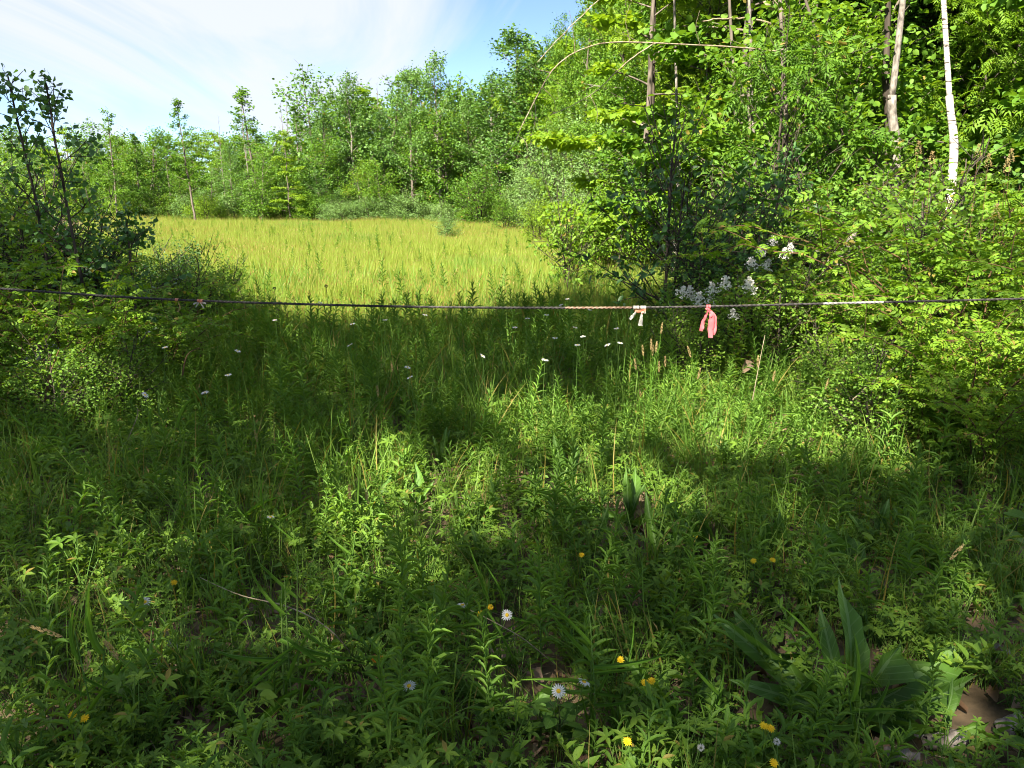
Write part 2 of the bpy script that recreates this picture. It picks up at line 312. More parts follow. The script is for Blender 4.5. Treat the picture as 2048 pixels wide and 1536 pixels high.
# ------------------------------------------------------------------ scatter (uncountable growth): one object per mass
def scatter(name, variants, pts, rot, sc, label, idx=None, seed=0):
    """variants: list of (part name, mesh). They stand in the mass as real tufts (children) and are repeated over the points."""
    rng = np.random.default_rng(seed); n = len(pts); k = len(variants)
    me = bpy.data.meshes.new(name); me.vertices.add(n); me.vertices.foreach_set('co', np.asarray(pts, np.float32).ravel())
    a = me.attributes.new('rot', 'FLOAT_VECTOR', 'POINT'); a.data.foreach_set('vector', np.asarray(rot, np.float32).ravel())
    a = me.attributes.new('sz', 'FLOAT', 'POINT'); a.data.foreach_set('value', np.asarray(sc, np.float32).ravel())
    a = me.attributes.new('pick', 'INT', 'POINT'); a.data.foreach_set('value', (rng.integers(0, k, n) if idx is None else idx).astype(np.int32))
    o = obj(name, me); tag(o, label, kind='stuff')
    src = bpy.data.collections.new(name + '_kinds')
    for i, (pn, m) in enumerate(variants):
        j = rng.integers(0, n); c = obj(pn, m, o, loc=pts[j]); c.rotation_euler = rot[j]; c.scale = (float(sc[j]),) * 3; src.objects.link(c)
    ng = bpy.data.node_groups.new(name, 'GeometryNodeTree')
    ng.interface.new_socket('Geometry', in_out='INPUT', socket_type='NodeSocketGeometry'); ng.interface.new_socket('Geometry', in_out='OUTPUT', socket_type='NodeSocketGeometry')
    gi = N('NodeGroupInput', ng); go = N('NodeGroupOutput', ng); ip = N('GeometryNodeInstanceOnPoints', ng); ci = N('GeometryNodeCollectionInfo', ng)
    ci.inputs['Collection'].default_value = src; ci.inputs['Separate Children'].default_value = True; ci.inputs['Reset Children'].default_value = True
    def at(nm, dt):
        x = N('GeometryNodeInputNamedAttribute', ng, data_type=dt); x.inputs['Name'].default_value = nm; return x.outputs['Attribute']
    L = ng.links.new
    L(gi.outputs[0], ip.inputs['Points']); L(ci.outputs[0], ip.inputs['Instance']); ip.inputs['Pick Instance'].default_value = True
    L(at('pick', 'INT'), ip.inputs['Instance Index']); L(at('rot', 'FLOAT_VECTOR'), ip.inputs['Rotation']); L(at('sz', 'FLOAT'), ip.inputs['Scale'])
    L(ip.outputs[0], go.inputs[0])
    md = o.modifiers.new('scatter', 'NODES'); md.node_group = ng
    return o
def field(rng, n, y0, y1, xfun=None, power=1.0, margin=1.18):
    """points in view between y0 and y1, even over the ground (power 1) or denser near (power < 1)."""
    u = rng.random(n); y = (y0 ** (2 * power) + u * (y1 ** (2 * power) - y0 ** (2 * power))) ** (1 / (2 * power))
    x = (rng.random(n) * 2 - 1) * y * .66 * margin + (rng.random(n) - .5) * .5
    return x, y
def stand(x, y, rng, tilt=.12):
    p = np.stack([x, y, gz(x, y)], -1); r = np.stack([rng.normal(0, tilt, len(x)), rng.normal(0, tilt, len(x)), rng.random(len(x)) * 6.283], -1)
    return p, r
# ------------------------------------------------------------------ trees
PROF = {'oval': lambda f: math.sin(math.pi * (.12 + .80 * f)) ** .8, 'cone': lambda f: 1.0 - .82 * f, 'top': lambda f: .35 + .9 * math.sin(math.pi * (.05 + .85 * f)) * (.4 + f),
        'column': lambda f: .55 + .35 * math.sin(math.pi * f) - .25 * f, 'bush': lambda f: math.sin(math.pi * (.28 + .62 * f)) ** .6}
def gen_tree(seed, H, r0, cb, cr, npr, nleaf, size, T, el=(10, 60), prof='oval', flat=1.0, droop=.3, lean=(0, 0), spread=.10, width=1.0, wob=.02, stems=1, sides=7, sec=1.0, bare_top=0.0, leafstart=.15):
    rng = np.random.default_rng(seed); tg = Geo(); lg = Geo(); tw_s = []; tw_d = []; tw_l = []
    for st in range(stems):
        n = 11; t = np.linspace(0, 1, n); h = H * (1 if st == 0 else rng.uniform(.6, .95))
        off = np.array([0, 0.]) if stems == 1 else rng.normal(0, .06 * min(H, 3), 2)
        a = rng.random() * 6.28; sl = (np.array(lean) if stems == 1 else np.array(lean) + np.array([math.cos(a), math.sin(a)]) * rng.uniform(.05, .3))
        w = np.cumsum(rng.normal(0, wob, (n, 2)), 0) * h / 4; w -= w[0]
        tr = np.stack([off[0] + w[:, 0] + sl[0] * h * t, off[1] + w[:, 1] + sl[1] * h * t, h * t - .1 * (t == 0)], -1)
        rad = (r0 if st == 0 else r0 * .8) * (1 - t) ** .75 + .006 * (1 + r0 * 4); rad[0] *= 1.25
        tube(tg, tr, rad, sides)
        for i in range(npr if st == 0 else int(npr * .8)):
            f = ((i + rng.random()) / npr); tt = cb + (1 - cb) * f * .97
            b = np.array([np.interp(tt, t, tr[:, k]) for k in range(3)]); az = i * 2.4 + rng.normal(0, .5)
            L = cr * PROF[prof](f) * rng.uniform(.6, 1.15); e = math.radians(el[0] + (el[1] - el[0]) * f + rng.normal(0, 9))
            m = 5; pts = [b]; dirs = []
            for k in range(m):
                ee = e + math.radians(14) * k / m * (1 if flat < 1.5 else -.8); aa = az + rng.normal(0, .18)
                dv = np.array([math.cos(ee) * math.cos(aa), math.cos(ee) * math.sin(aa), math.sin(ee)]); pts.append(pts[-1] + dv * L / m); dirs.append(dv)
            pts = np.array(pts); rb = np.interp(tt, t, rad) * .42
            tube(tg, pts, np.linspace(rb, .004 + rb * .1, m + 1), 4)
            ns = max(2, int((L / .28) ** .85 * sec))
            for s in range(ns):
                q = .18 + .8 * (s + rng.random()) / ns; kk = min(int(q * m), m - 1); p0 = pts[kk] + (pts[kk + 1] - pts[kk]) * (q * m - kk)
                dv = dirs[kk]; side = norm(np.cross(dv, [0, 0, 1])) * (1 if s % 2 else -1)
                d2 = norm(dv * rng.uniform(.5, 1) + side * rng.uniform(.5, 1.1) + np.array([0, 0, rng.normal(.1 if flat < 1.5 else 0, .3 / flat)]))
                l2 = L * rng.uniform(.22, .45) * (1.1 - .5 * q) + .12
                tube(tg, np.array([p0, p0 + d2 * l2 * .5 + [0, 0, .02 * l2], p0 + d2 * l2]), [rb * .3 + .003, rb * .2 + .003, .002], 3)
                tw_s.append(p0); tw_d.append(d2); tw_l.append(l2)
            tw_s.append(pts[-2]); tw_d.append(dirs[-1]); tw_l.append(L / m * 1.3)
        tw_s.append(tr[-2]); tw_d.append(norm(tr[-1] - tr[-2])); tw_l.append(np.linalg.norm(tr[-1] - tr[-2]) * 1.05)
    if nleaf:
        s_, d_, l_ = np.array(tw_s), np.array(tw_d), np.array(tw_l)
        wgt = (l_ + .02) * rng.uniform(.3, 1.7, len(l_)) * np.where(s_[:, 2] > H * (1 - bare_top), .05, 1); i = rng.choice(len(l_), nleaf, p=wgt / wgt.sum())
        u = leafstart + (1.05 - leafstart) * rng.random(nleaf) ** .8
        sp = spread * rng.normal(size=(nleaf, 3)) * np.array([1, 1, 1 / max(flat, .6)])
        pos = s_[i] + d_[i] * (l_[i] * u)[:, None] + sp
        rnd = rng.normal(size=(nleaf, 3))
        d = norm(d_[i] * .6 + rnd * .55 + np.array([0, 0, -droop])); nr = norm(np.array([0, 0, flat]) + rng.normal(size=(nleaf, 3)) * .55)
        put(lg, T, pos, d, nr, size * rng.uniform(.65, 1.25, nleaf), width)
    return tg, lg
class Kind:
    def __init__(s, name, bark, leaf, **kw):
        tg, lg = gen_tree(**kw); s.name = name; s.H = kw['H']
        s.trunk = tg.mesh(name + '_trunk', M[bark], True); s.crown = lg.mesh(name + '_crown', M[leaf]) if kw['nleaf'] else None
def plant_tree(kind, name, x, y, H=None, rz=None, label=None, cat='tree', group=None, lean=None, wide=1.0, parts=('trunk', 'crown')):
    s = (H / kind.H) if H else 1.0
    o = obj(name, None, loc=(x, y, float(gz(x, y))), rz=rz if rz is not None else RR.uniform(0, 6.28), sc=(s * wide, s * wide, s))
    if lean: o.rotation_euler = (lean[1], lean[0], o.rotation_euler[2])
    obj(parts[0], kind.trunk, o)
    if kind.crown: obj(parts[1], kind.crown, o)
    tag(o, label, cat, group)
    return o
RR = random.Random(11)
K = {}
K['tall'] = [Kind('forest_tree', b, l, seed=100 + i, H=16, r0=.15, cb=.22, cr=3.0, npr=30, nleaf=12000, size=.13, T=T_OVATE, el=(-5, 55), prof='oval', flat=1.1, spread=.2, width=.75, sec=.8)
             for i, (b, l) in enumerate([('bark', 'forest'), ('bark_pale', 'understory'), ('bark', 'forest'), ('bark_dark', 'forest')])]
K['edge'] = [Kind('edge_tree', b, 'poplar', seed=120 + i, H=11, r0=.11, cb=.16, cr=2.2, npr=30, nleaf=6200, size=.12, T=T_OVATE, el=(15, 65), prof='oval', flat=.8, spread=.15, width=.85)
             for i, b in enumerate(['bark_pale', 'bark', 'bark'])]
K['thin'] = [Kind('thin_tree', 'bark', 'forest', seed=140 + i, H=9, r0=.07, cb=.26, cr=1.5, npr=30, nleaf=3000, size=.12, T=T_OVATE, el=(15, 40), prof='cone', flat=1.2, spread=.09, width=.8, wob=.012)
             for i in range(3)]
K['maple'] = [Kind('maple', 'bark', l, seed=150 + i, H=7.5, r0=.07, cb=.10, cr=2.4, npr=26, nleaf=8500, size=.115, T=T_OVATE, el=(0, 45), prof='cone', flat=2.6, droop=.25, spread=.12, width=1.0)
              for i, l in enumerate(['forest_y', 'understory', 'forest'])]
K['ash'] = [Kind('ash', 'bark', 'forest_y', seed=160 + i, H=8, r0=.07, cb=.15, cr=2.4, npr=22, nleaf=1900, size=.34, T=T_COMP11, el=(5, 50), prof='oval', flat=1.3, droop=.45, spread=.15) for i in range(2)]
K['thicket'] = [Kind('thicket_tree', 'bark', l, seed=170 + i, H=4.5, r0=.04, cb=.05, cr=1.5, npr=22, nleaf=4600, size=.09, T=T_OVATE, el=(15, 60), prof='oval', flat=1.0, spread=.13, width=.8, stems=2)
                for i, l in enumerate(['forest', 'understory', 'poplar', 'understory'])]
K['silver'] = [Kind('silvery_bush', 'bark_dark', 'silver', seed=180 + i, H=4.0, r0=.035, cb=.05, cr=1.5, npr=20, nleaf=6500, size=.085, T=T_DIAMOND, el=(25, 70), prof='bush', flat=.5, spread=.13, width=.55, stems=4) for i in range(2)]
K['bush'] = [Kind('round_bush', 'bark_dark', l, seed=190 + i, H=1.8, r0=.02, cb=.04, cr=.8, npr=16, nleaf=4200, size=.055, T=T_OVATE, el=(10, 65), prof='bush', flat=.8, spread=.09, width=.7, stems=4)
             for i, l in enumerate(['silver', 'understory', 'forest_y', 'forest'])]
K['dead'] = [Kind('dead_tree', 'bark_pale', 'forest', seed=200 + i, H=9, r0=.055, cb=.45, cr=1.3, npr=16, nleaf=0, size=.1, T=T_OVATE, el=(45, 75), prof='cone', sec=.7, wob=.014) for i in range(2)]

# ---- far side of the meadow: trees one can pick out, then the growth between them
LAND = []   # (u, phrase) things other labels lean on
def far(kind, i, u, vtop, Y, name, label, wide=1.0, rz=None, lean=None, group=None):
    p = P(u, 450, Y); x = p[0]; top = P(u, vtop, Y)[2]; g0 = float(gz(x, Y))
    return plant_tree(K[kind][i], name, x, Y, (top - g0), rz, label, 'tree', group, lean, wide)
far('thin', 0, 238, 222, 44, 'thin_tree', 'thin open-crowned tree, tallest in front of the left thicket', 1.25)
far('thin', 1, 285, 268, 45, 'thin_tree', 'shorter thin tree just right of the tallest left thicket tree', 1.15)
far('thin', 2, 392, 198, 41, 'thin_tree', 'thin tree leaning left with a bare lower trunk, alone against sky', 1.2, lean=(-.10, 0))
far('thin', 0, 345, 285, 50, 'thin_tree', 'small spindly tree just left of the leaning thin tree', 1.1, rz=2)
far('thin', 1, 520, 180, 46, 'thin_tree', 'slim tree with a ragged tip above the yellow-green maple', 1.5, lean=(-.06, 0), rz=1)
far('thin', 2, 605, 212, 47, 'thin_tree', 'slim dark-tipped tree right of the yellow-green maple', 1.2, rz=4)
far('maple', 0, 580, 262, 42, 'maple', 'yellow-green layered maple at the far meadow edge', 1.0, rz=.5)
far('edge', 1, 470, 290, 45, 'edge_tree', 'green bushy tree left of the yellow-green maple', 1.0)
far('edge', 0, 712, 152, 45, 'poplar', 'forked poplar with airy crown at the far meadow edge', 1.05)
far('edge', 1, 655, 215, 46, 'poplar', 'narrow poplar just left of the forked poplar', .9)
far('edge', 2, 770, 225, 45, 'poplar', 'dark dense poplar just right of the forked poplar', 1.05)
far('edge', 2, 828, 140, 43, 'poplar', 'tall poplar left of the highest pointed poplar', 1.05)
far('edge', 0, 880, 112, 42, 'poplar', 'highest pointed poplar in the middle of the far treeline', 1.05, rz=3)
far('edge', 1, 935, 190, 42, 'poplar', 'full poplar between the pointed poplar and the oval tree', 1.05)
far('edge', 2, 1032, 68, 40, 'oval_tree', 'tall oval-crowned tree standing forward of the gap with sky', 1.7, rz=1.2)
far('tall', 1, 1165, 5, 37, 'forest_tree', 'first tall tree of the right wood, yellow-green, cut by the frame top', .75)
far('tall', 3, 1100, 150, 44, 'forest_tree', 'dark tree half hidden behind the oval-crowned tree', 1.0)
far('edge', 0, 985, 150, 41, 'poplar', 'rounded poplar filling the dip left of the oval-crowned tree', 1.4, rz=2.2)
far('edge', 1, 1078, 95, 38, 'oval_tree', 'tree pressed against the right side of the oval-crowned tree', 1.5, rz=.4)
far('tall', 0, 1118, 45, 37, 'forest_tree', 'tree just left of the first tall wood tree', .85)
far('maple', 1, 1060, 200, 35, 'maple', 'low green maple in front of the oval-crowned tree', 1.2)
far('maple', 2, 1130, 215, 33, 'maple', 'low yellow-green maple in front of the first tall wood tree', 1.2)
for u_, Y_, H_, kk_, i_, lb_ in ((1990, 16, 9, 'maple', 1, 'green understory tree right of the birch, mid height'), (2070, 14.5, 8, 'maple', 0, 'yellow-green understory tree at the right edge'), (1935, 18, 11.5, 'maple', 1, 'green understory tree directly behind the birch'), (1850, 17, 11, 'maple', 2, 'yellow-green tree between birch and grey trunk'), (2040, 20, 14, 'tall', 1, 'tall green tree filling the top right corner'), (1985, 23, 15, 'tall', 2, 'tall tree behind the birch top'), (1880, 21, 14, 'tall', 1, 'tall tree between the birch and grey trunk tops')):
    plant_tree(K[kk_][i_], 'understory_tree' if kk_ == 'maple' else 'forest_tree', XU(u_, Y_), Y_, H_, None, lb_, 'tree')
for k, (u, v, Y) in enumerate([(505, 175, 48), (455, 232, 50), (592, 190, 49), (612, 195, 50), (182, 290, 46), (765, 165, 52), (575, 205, 52), (930, 165, 48)]):
    far('dead', k % 2, u, v, Y, 'dead_tree', ['bare dead stem beside the slim ragged-tipped tree', 'bare dead twigs right of the leaning thin tree', 'bare dead stem left of the slim dark-tipped tree',
        'bare dead stem right of the slim dark-tipped tree', 'bare twiggy dead tree beside the left aspen saplings', 'bare dead stem beside the forked poplar', 'bare dead stem behind the yellow-green maple', 'bare dead stem right of the highest poplar'][k],
        .9, group='dead stems along the treeline')
names = [(60, 'the left aspen saplings'), (238, 'the tallest left thicket tree'), (392, 'the leaning thin tree'), (580, 'the yellow-green maple'), (712, 'the forked poplar'), (880, 'the highest pointed poplar'), (1032, 'the oval-crowned tree'), (1150, 'the first tall wood tree')]
def near_name(u):
    d, nm = min((abs(u - a), b) for a, b in names); a = [q for q, b in names if b == nm][0]
    return ('left of ' if u < a - 25 else 'right of ' if u > a + 25 else 'beneath ') + nm
rng = np.random.default_rng(5)
cnt = 0
for row, (Y, n, h0, h1) in enumerate([(43, 32, 2.2, 4.4), (48, 36, 3.4, 6.2), (55, 38, 4.4, 7.2), (66, 40, 5.4, 8.2)]):
    for i in range(n):
        u = -140 + (1180 + 140) * (i + rng.random()) / n; y = Y + rng.normal(0, 1.2) - (.0 if u > 500 else -4)
        if u > 980: y -= 3
        x = XU(u, y); k = int(rng.integers(0, 4)); h = rng.uniform(h0, h1) * (1.25 if 620 < u < 1100 else .85)
        kk = 'thicket' if rng.random() < .75 or row == 0 else 'maple'
        near_ = row == 0
        plant_tree(K[kk][k % len(K[kk])], 'young_tree', x, y, h, None,
                   ('young tree at the meadow edge ' if near_ else ['', 'young tree, second rank of far growth, ', 'taller young tree, third far rank, ', 'distant tree closing the far growth '][row]) + near_name(u), 'tree', 'young growth beyond the meadow', wide=1.25)
# low shrubs along the far rim of the meadow
for i in range(40):
    u = 150 + 850 * (i + rng.random()) / 40; y = 43.5 - (2.0 if u > 640 else 0) + rng.normal(0, .8) + max(0, (420 - u) / 60); x = XU(u, y)
    plant_tree(K['bush'][0 if 700 < u < 900 else int(rng.integers(0, 4))], 'shrub', x, y, rng.uniform(.8, 1.7), None, 'low shrub on far meadow rim ' + near_name(u), 'shrub', 'shrubs along the far meadow rim', wide=1.5)

# ---- right-hand edge of the meadow: bushes, then the tall wood
def at_px(u, Y): return XU(u, Y), Y
RB = [('silver', 0, 1190, 27, 4.4, 'tall silvery-leaved bush, largest at the right meadow edge'), ('silver', 1, 1110, 31, 4.0, 'silvery-leaved bush behind and left of the largest one'),
      ('silver', 0, 1250, 23, 4.0, 'silvery-leaved bush in front and right of the largest one'), ('silver', 1, 1060, 33, 3.0, 'smaller silvery bush nearest the oval-crowned tree'),
      ('bush', 1, 955, 38, 2.7, 'dense dome-shaped green shrub at the corner of the meadow'), ('bush', 0, 890, 29, .95, 'small round shrub standing alone in the open meadow'),
      ('silver', 1, 1150, 22, 2.2, 'low silvery bush at the foot of the tall ones'), ('bush', 2, 1075, 26, 1.4, 'low yellow-green shrub left of the low silvery bush'), ('bush', 1, 1010, 33, 1.5, 'low green shrub right of the dome-shaped shrub'),
      ('bush', 2, 1235, 15.5, 1.7, 'bright yellow-green shrub behind the dark sapling'), ('bush', 2, 1195, 17.5, 1.5, 'bright yellow-green shrub beside the meadow, left of its twin'), ('bush', 3, 1290, 17, 2.2, 'green shrub rising behind the dark sapling'),
      ('thicket', 1, 1330, 20, 4.6, 'sunlit leafy young tree behind the dark sapling'), ('thicket', 3, 1420, 17, 4.0, 'sunlit leafy young tree right of the dark sapling'), ('thicket', 1, 1235, 30, 5.2, 'young tree behind the largest silvery bush')]
for kk, i, u, Y, h, lb in RB:
    x, y = at_px(u, Y); plant_tree(K[kk][i], 'shrub' if kk != 'thicket' else 'young_tree', x, y, h, None, lb, 'shrub' if kk != 'thicket' else 'tree', wide=1.15)
# named trunks of the wood
def trunk_tree(name, pts_px, Y, r0, bark, leaf, label, kind_kw, crownH):
    base = P(*pts_px[0], Y); pts = [P(a, b, Y) for a, b in pts_px]
    o = obj(name, None, loc=(pts[0][0], Y, float(gz(pts[0][0], Y)))); b0 = np.array(o.location)
    top = pts[-1] + (pts[-1] - pts[-2]) / np.linalg.norm(pts[-1] - pts[-2]) * (crownH + 5)
    ctrl = [np.array([pts[0][0], Y, b0[2] - .1])] + pts + [top]
    path = smooth_path(ctrl, 26) - b0; h = path[-1][2]
    g = Geo(); tube(g, path, r0 * (1 - .75 * np.linspace(0, 1, 26) ** 1.3) * (1 + .25 * np.exp(-np.arange(26) / 1.5)), 12)
    obj('trunk', g.mesh(name + '_trunk', M[bark], True), o)
    tg, lg = gen_tree(H=crownH * 1.4, r0=r0 * .3, nleaf=7000, lean=((path[-1] - path[-6]) / (path[-1] - path[-6])[2])[:2], **kind_kw); zc = h - crownH * 1.1; pos = np.array([np.interp(zc, path[:, 2], path[:, 0]), np.interp(zc, path[:, 2], path[:, 1]), zc])
    k = obj('limbs', tg.mesh(name + '_limbs', M[bark], True), o, loc=pos); obj('crown', lg.mesh(name + '_crown', M[leaf]), o, loc=pos)
    return tag(o, label, 'tree')
CK = dict(cb=.12, cr=2.6, npr=22, size=.12, T=T_OVATE, el=(5, 60), flat=1.0, spread=.2, width=.8)
trunk_tree('birch', [(1906, 335), (1899, 200), (1887, 0)], 10.5, .062, 'birch', 'understory', 'white-barked birch trunk standing bare at the right', dict(seed=301, **CK), 6)
trunk_tree('forest_tree', [(1790, 330), (1784, 200), (1806, 0)], 11.2, .08, 'bark_pale', 'forest', 'thick grey trunk leaning right, left of the birch', dict(seed=302, **CK), 6)
trunk_tree('forest_tree', [(1778, 300), (1772, 150), (1776, 0)], 12.0, .08, 'bark_dark', 'forest', 'dark upright trunk close behind the leaning grey trunk', dict(seed=303, **CK), 6)
trunk_tree('forest_tree', [(1512, 390), (1505, 250), (1500, 60)], 12.6, .045, 'bark_pale', 'understory', 'slim pinkish trunk in the middle of the right wood', dict(seed=304, **CK), 6)
trunk_tree('forest_tree', [(1358, 330), (1354, 220), (1350, 60)], 15.5, .045, 'bark_pale', 'understory', 'slim pale trunk left of the pinkish one, ringed by leaves', dict(seed=305, **CK), 7)
trunk_tree('forest_tree', [(1478, 330), (1470, 200), (1462, 60)], 13.2, .05, 'bark', 'forest', 'greyish trunk just left of the pinkish one', dict(seed=306, **CK), 7)
trunk_tree('forest_tree', [(1700, 310), (1668, 180), (1630, 60)], 12.2, .042, 'bark', 'forest_y', 'slim trunk leaning left, left of the thick grey trunk', dict(seed=307, **CK), 5)
trunk_tree('forest_tree', [(1308, 330), (1306, 200), (1310, 0)], 18, .06, 'bark_dark', 'forest', 'dark trunk farthest left in the right wood', dict(seed=308, **CK), 7)
trunk_tree('forest_tree', [(1952, 300), (1948, 150), (1940, 0)], 16, .06, 'bark', 'forest', 'slim grey trunk deep behind the birch', dict(seed=309, **CK), 7)
limb_tree = trunk_tree('forest_tree', [(1570, 330), (1566, 120), (1560, 0)], 11.5, .05, 'bark', 'understory', 'slender tree sending a long bare arching limb over the meadow edge', dict(seed=310, **CK), 6)
def limb(root, px, r0, Y0, Y1, r1=.004, sides=6):
    ys = np.linspace(Y0, Y1, len(px)); p = smooth_path([P(a, b, y) for (a, b), y in zip(px, ys)], 30) + np.random.default_rng(len(px)).normal(0, .35 * r0, (30, 3)) - np.array(root.location)
    g = Geo(); tube(g, p, np.linspace(r0, r1, 30), sides); return obj('bare_limb', g.mesh('bare_limb', M['twig'], True), root)
limb(limb_tree, [(1566, 104), (1480, 95), (1400, 90), (1310, 86), (1230, 84), (1170, 96), (1112, 132), (1075, 190), (1045, 250), (1022, 295), (988, 326)], .0115, 11.5, 9.2)
limb(limb_tree, [(1310, 86), (1270, 112), (1235, 142), (1195, 180), (1150, 208), (1100, 230)], .008, 10.6, 9.6)
limb(limb_tree, [(1566, 20), (1480, -60), (1340, -80), (1220, -15), (1160, 35), (1110, 85), (1075, 125)], .010, 11.5, 9.8)
limb(limb_tree, [(1068, 200), (1072, 230), (1066, 262)], .005, 9.4, 9.3, .002, 4)
for a in ([(1150, 106), (1146, 60), (1138, 20)], [(1260, 84), (1252, 40), (1262, 5)], [(1085, 175), (1108, 200), (1112, 230)], [(1210, 86), (1195, 60), (1170, 45)], [(1100, 145), (1080, 140), (1060, 128)], [(1180, 190), (1195, 225), (1190, 255)], [(1400, 90), (1392, 55), (1400, 20)], [(1035, 270), (1052, 285), (1056, 310)]):
    limb(limb_tree, a, .0055, 10, 9.8, .0015, 4)
lt2 = trunk_tree('forest_tree', [(1618, 330), (1622, 180), (1630, 60)], 13.5, .045, 'bark', 'understory', 'slender tree with two pale broken limbs right of the arching limb', dict(seed=311, **CK), 6)
limb(lt2, [(1628, 110), (1600, 66), (1560, 25), (1525, 5)], .035, 13.5, 13, .02); limb(lt2, [(1626, 90), (1565, 55), (1500, 38), (1440, 38), (1405, 42)], .022, 13.5, 12.6, .01)
# body of the wood
rank = ['front', 'second', 'third', 'back']
spots = []
for row, (dx, n) in enumerate([(2.0, 24), (5.2, 28), (9.5, 30), (15, 30)]):
    for i in range(n):
        y = 11 + row * .5 + (46 - 11) * ((i + rng.random() * .9) / n) ** 1.0; x = float(edge_r(min(y, 50))) + dx + rng.normal(0, .9) + max(0, 16 - y) * .35
        if y < 13 and row == 0: x += 1.5
        spots.append((row, x, y))
def wood_ref(u):
    for a, t in ((1290, 'near the dark farthest-left trunk'), (1420, 'near the slim pale trunk'), (1540, 'near the slim pinkish trunk'), (1660, 'near the bare arching limb'), (1745, 'near the left-leaning trunk'), (1850, 'near the thick grey trunk'), (9999, 'near the birch')):
        if u < a: return t
for row, x, y in spots:
    u, v, dep = proj((x, y, 4))
    if u > 2250 or (y < 15 and 1680 < u < 1960) or (y < 12.8 and 930 < u < 1640): continue
    vt = float(np.interp(u - 70, [800, 900, 980, 1035, 1080, 1120, 1180, 1260], [300, 235, 165, 110, 60, 10, -80, -600])); cap_h = max(3.0, float(P(u, vt, y)[2]))
    tall = rng.random() < (.30 if row == 0 else .45 if row == 1 else .6)
    if tall:
        plant_tree(K['tall'][int(rng.integers(0, 4))], 'forest_tree', x, y, min(rng.uniform(13, 17), cap_h), None, f'tall tree, {rank[row]} rank of wood, {wood_ref(u)}', 'tree', 'trees of the right-hand wood')
    else:
        kk = 'maple' if rng.random() < .6 else 'ash'
        plant_tree(K[kk][int(rng.integers(0, len(K[kk])))], 'understory_tree', x, y, min(rng.uniform(5, 9.5), cap_h), None, f'low yellow-green tree, {rank[row]} rank of wood, {wood_ref(u)}', 'tree', 'understory of the right-hand wood')
for i in range(66):
    y = 10 + 34 * ((i + rng.random()) / 46) ** 1.2; x = float(edge_r(y)) + rng.uniform(.6, 10) + max(0, 15 - y) * .3; u, v, dep = proj((x, y, 1))
    if u > 2200 or (y < 12.5 and 1740 < u < 1940): continue
    kk = 'thicket' if rng.random() < .6 else 'bush'
    plant_tree(K[kk][int(rng.integers(0, 4))], 'sapling' if kk == 'thicket' else 'shrub', x, y, rng.uniform(2.2, 5.4) if kk == 'thicket' else rng.uniform(1.2, 2.2), None,
               ('leafy sapling' if kk == 'thicket' else 'leafy shrub') + f' at foot of wood {wood_ref(u)}', 'sapling' if kk == 'thicket' else 'shrub', 'growth at the foot of the wood', wide=1.2)

# ---- the trees behind the photographer that shade the foreground (out of frame, crowns shaped along the sun rays, gaps cut for sun patches)
def lit_holes():
    H = []
    def hole(u, v, z, rx, ry, dens, Y=None):
        p = P(u, v, Y) if Y else G(u, v); q = p - S * ((p[2] - .4) / S[2]); H.append((q[0], q[1], rx * 1.3 + .1, ry * 1.3 + .1, min(dens * 1.15, 1)))
    hole(1385, 850, .1, .95, .62, 1); hole(1560, 840, .1, .5, .35, .9); hole(1265, 985, .1, .30, .20, 1); hole(880, 1000, .1, .30, .60, 1)
    hole(1930, 470, 0, 1.1, .9, 1, 5.6); hole(1960, 640, 0, .8, .6, .95, 4.7); hole(1800, 560, 0, .7, .8, .8, 6.0); hole(1950, 760, 0, .7, .5, .7); hole(1720, 800, 0, .5, .35, .6); hole(1990, 330, 0, 1.2, .9, 1, 7.0)
    hole(300, 1200, 0, .25, .2, .4); hole(80, 700, 0, .2, .18, 1, 4.6); hole(150, 640, 0, .5, .22, .5, 5.5); hole(90, 1420, 0, .2, .15, .5)
    hole(1750, 480, 0, .5, .5, .8, 6.5);  hole(1100, 940, 0, .2, .2, .5)
    return H
HOLES = lit_holes()
def shade_limit(x):   # how far ahead the shade reaches over the ground
    return np.interp(x, [-14, -8, -6, -5, -3.6, -2.2, -1.4, -.6, .3, 1.2, 3.2, 4.2, 5], [12.5, 11.8, 11.2, 10.8, 10.0, 8.9, 8.5, 9.0, 10.2, 12.2, 12.2, 6.5, 3.0])
NL = 62000
r2 = np.random.default_rng(77)
qx = r2.uniform(-13.5, 5.0, NL); qy = r2.uniform(-2.0, 16, NL)
lim = shade_limit(qx) + .35 * np.sin(qx * 3.1) + .25 * np.sin(qx * 7.3 + 1) + r2.normal(0, .12, NL)
keep = qy < lim
for hx, hy, rx, ry, dn in HOLES:
    dd = ((qx - hx) / rx) ** 2 + ((qy - hy) / ry) ** 2; ang = np.arctan2(qy - hy, qx - hx)
    keep &= ~((dd < 1 + .45 * np.sin(3 * ang + hx * 9) + .25 * np.sin(7 * ang)) & ((np.sin(qx * 9 + hy * 5) * np.sin(qy * 11 + hx * 3) * .5 + .5) < (2 if dn > .95 else dn * 1.0 + .05)))
cell = (np.sin(qx * 5.3 + 2 * np.sin(qy * 2.1)) * np.sin(qy * 6.1 + 1.7 * np.sin(qx * 2.7)))
keep &= ~((cell > .93) & (r2.random(NL) < .95) & (qy < 8) & (qx > -1.0))
qx, qy = qx[keep], qy[keep]
cot = math.cos(SUN_EL) / math.sin(SUN_EL)
zmin = np.maximum(8.6, (qy + .9) / (cot * math.cos(SUN_AZ))); zmax = np.maximum(zmin + 1.2, 14.5 + .8 * np.sin(qx * .9))
z = zmin + (zmax - zmin) * r2.random(len(qx))
L3 = np.stack([qx, qy, np.full(len(qx), .4)], -1) + S * ((z - .4) / S[2])[:, None]
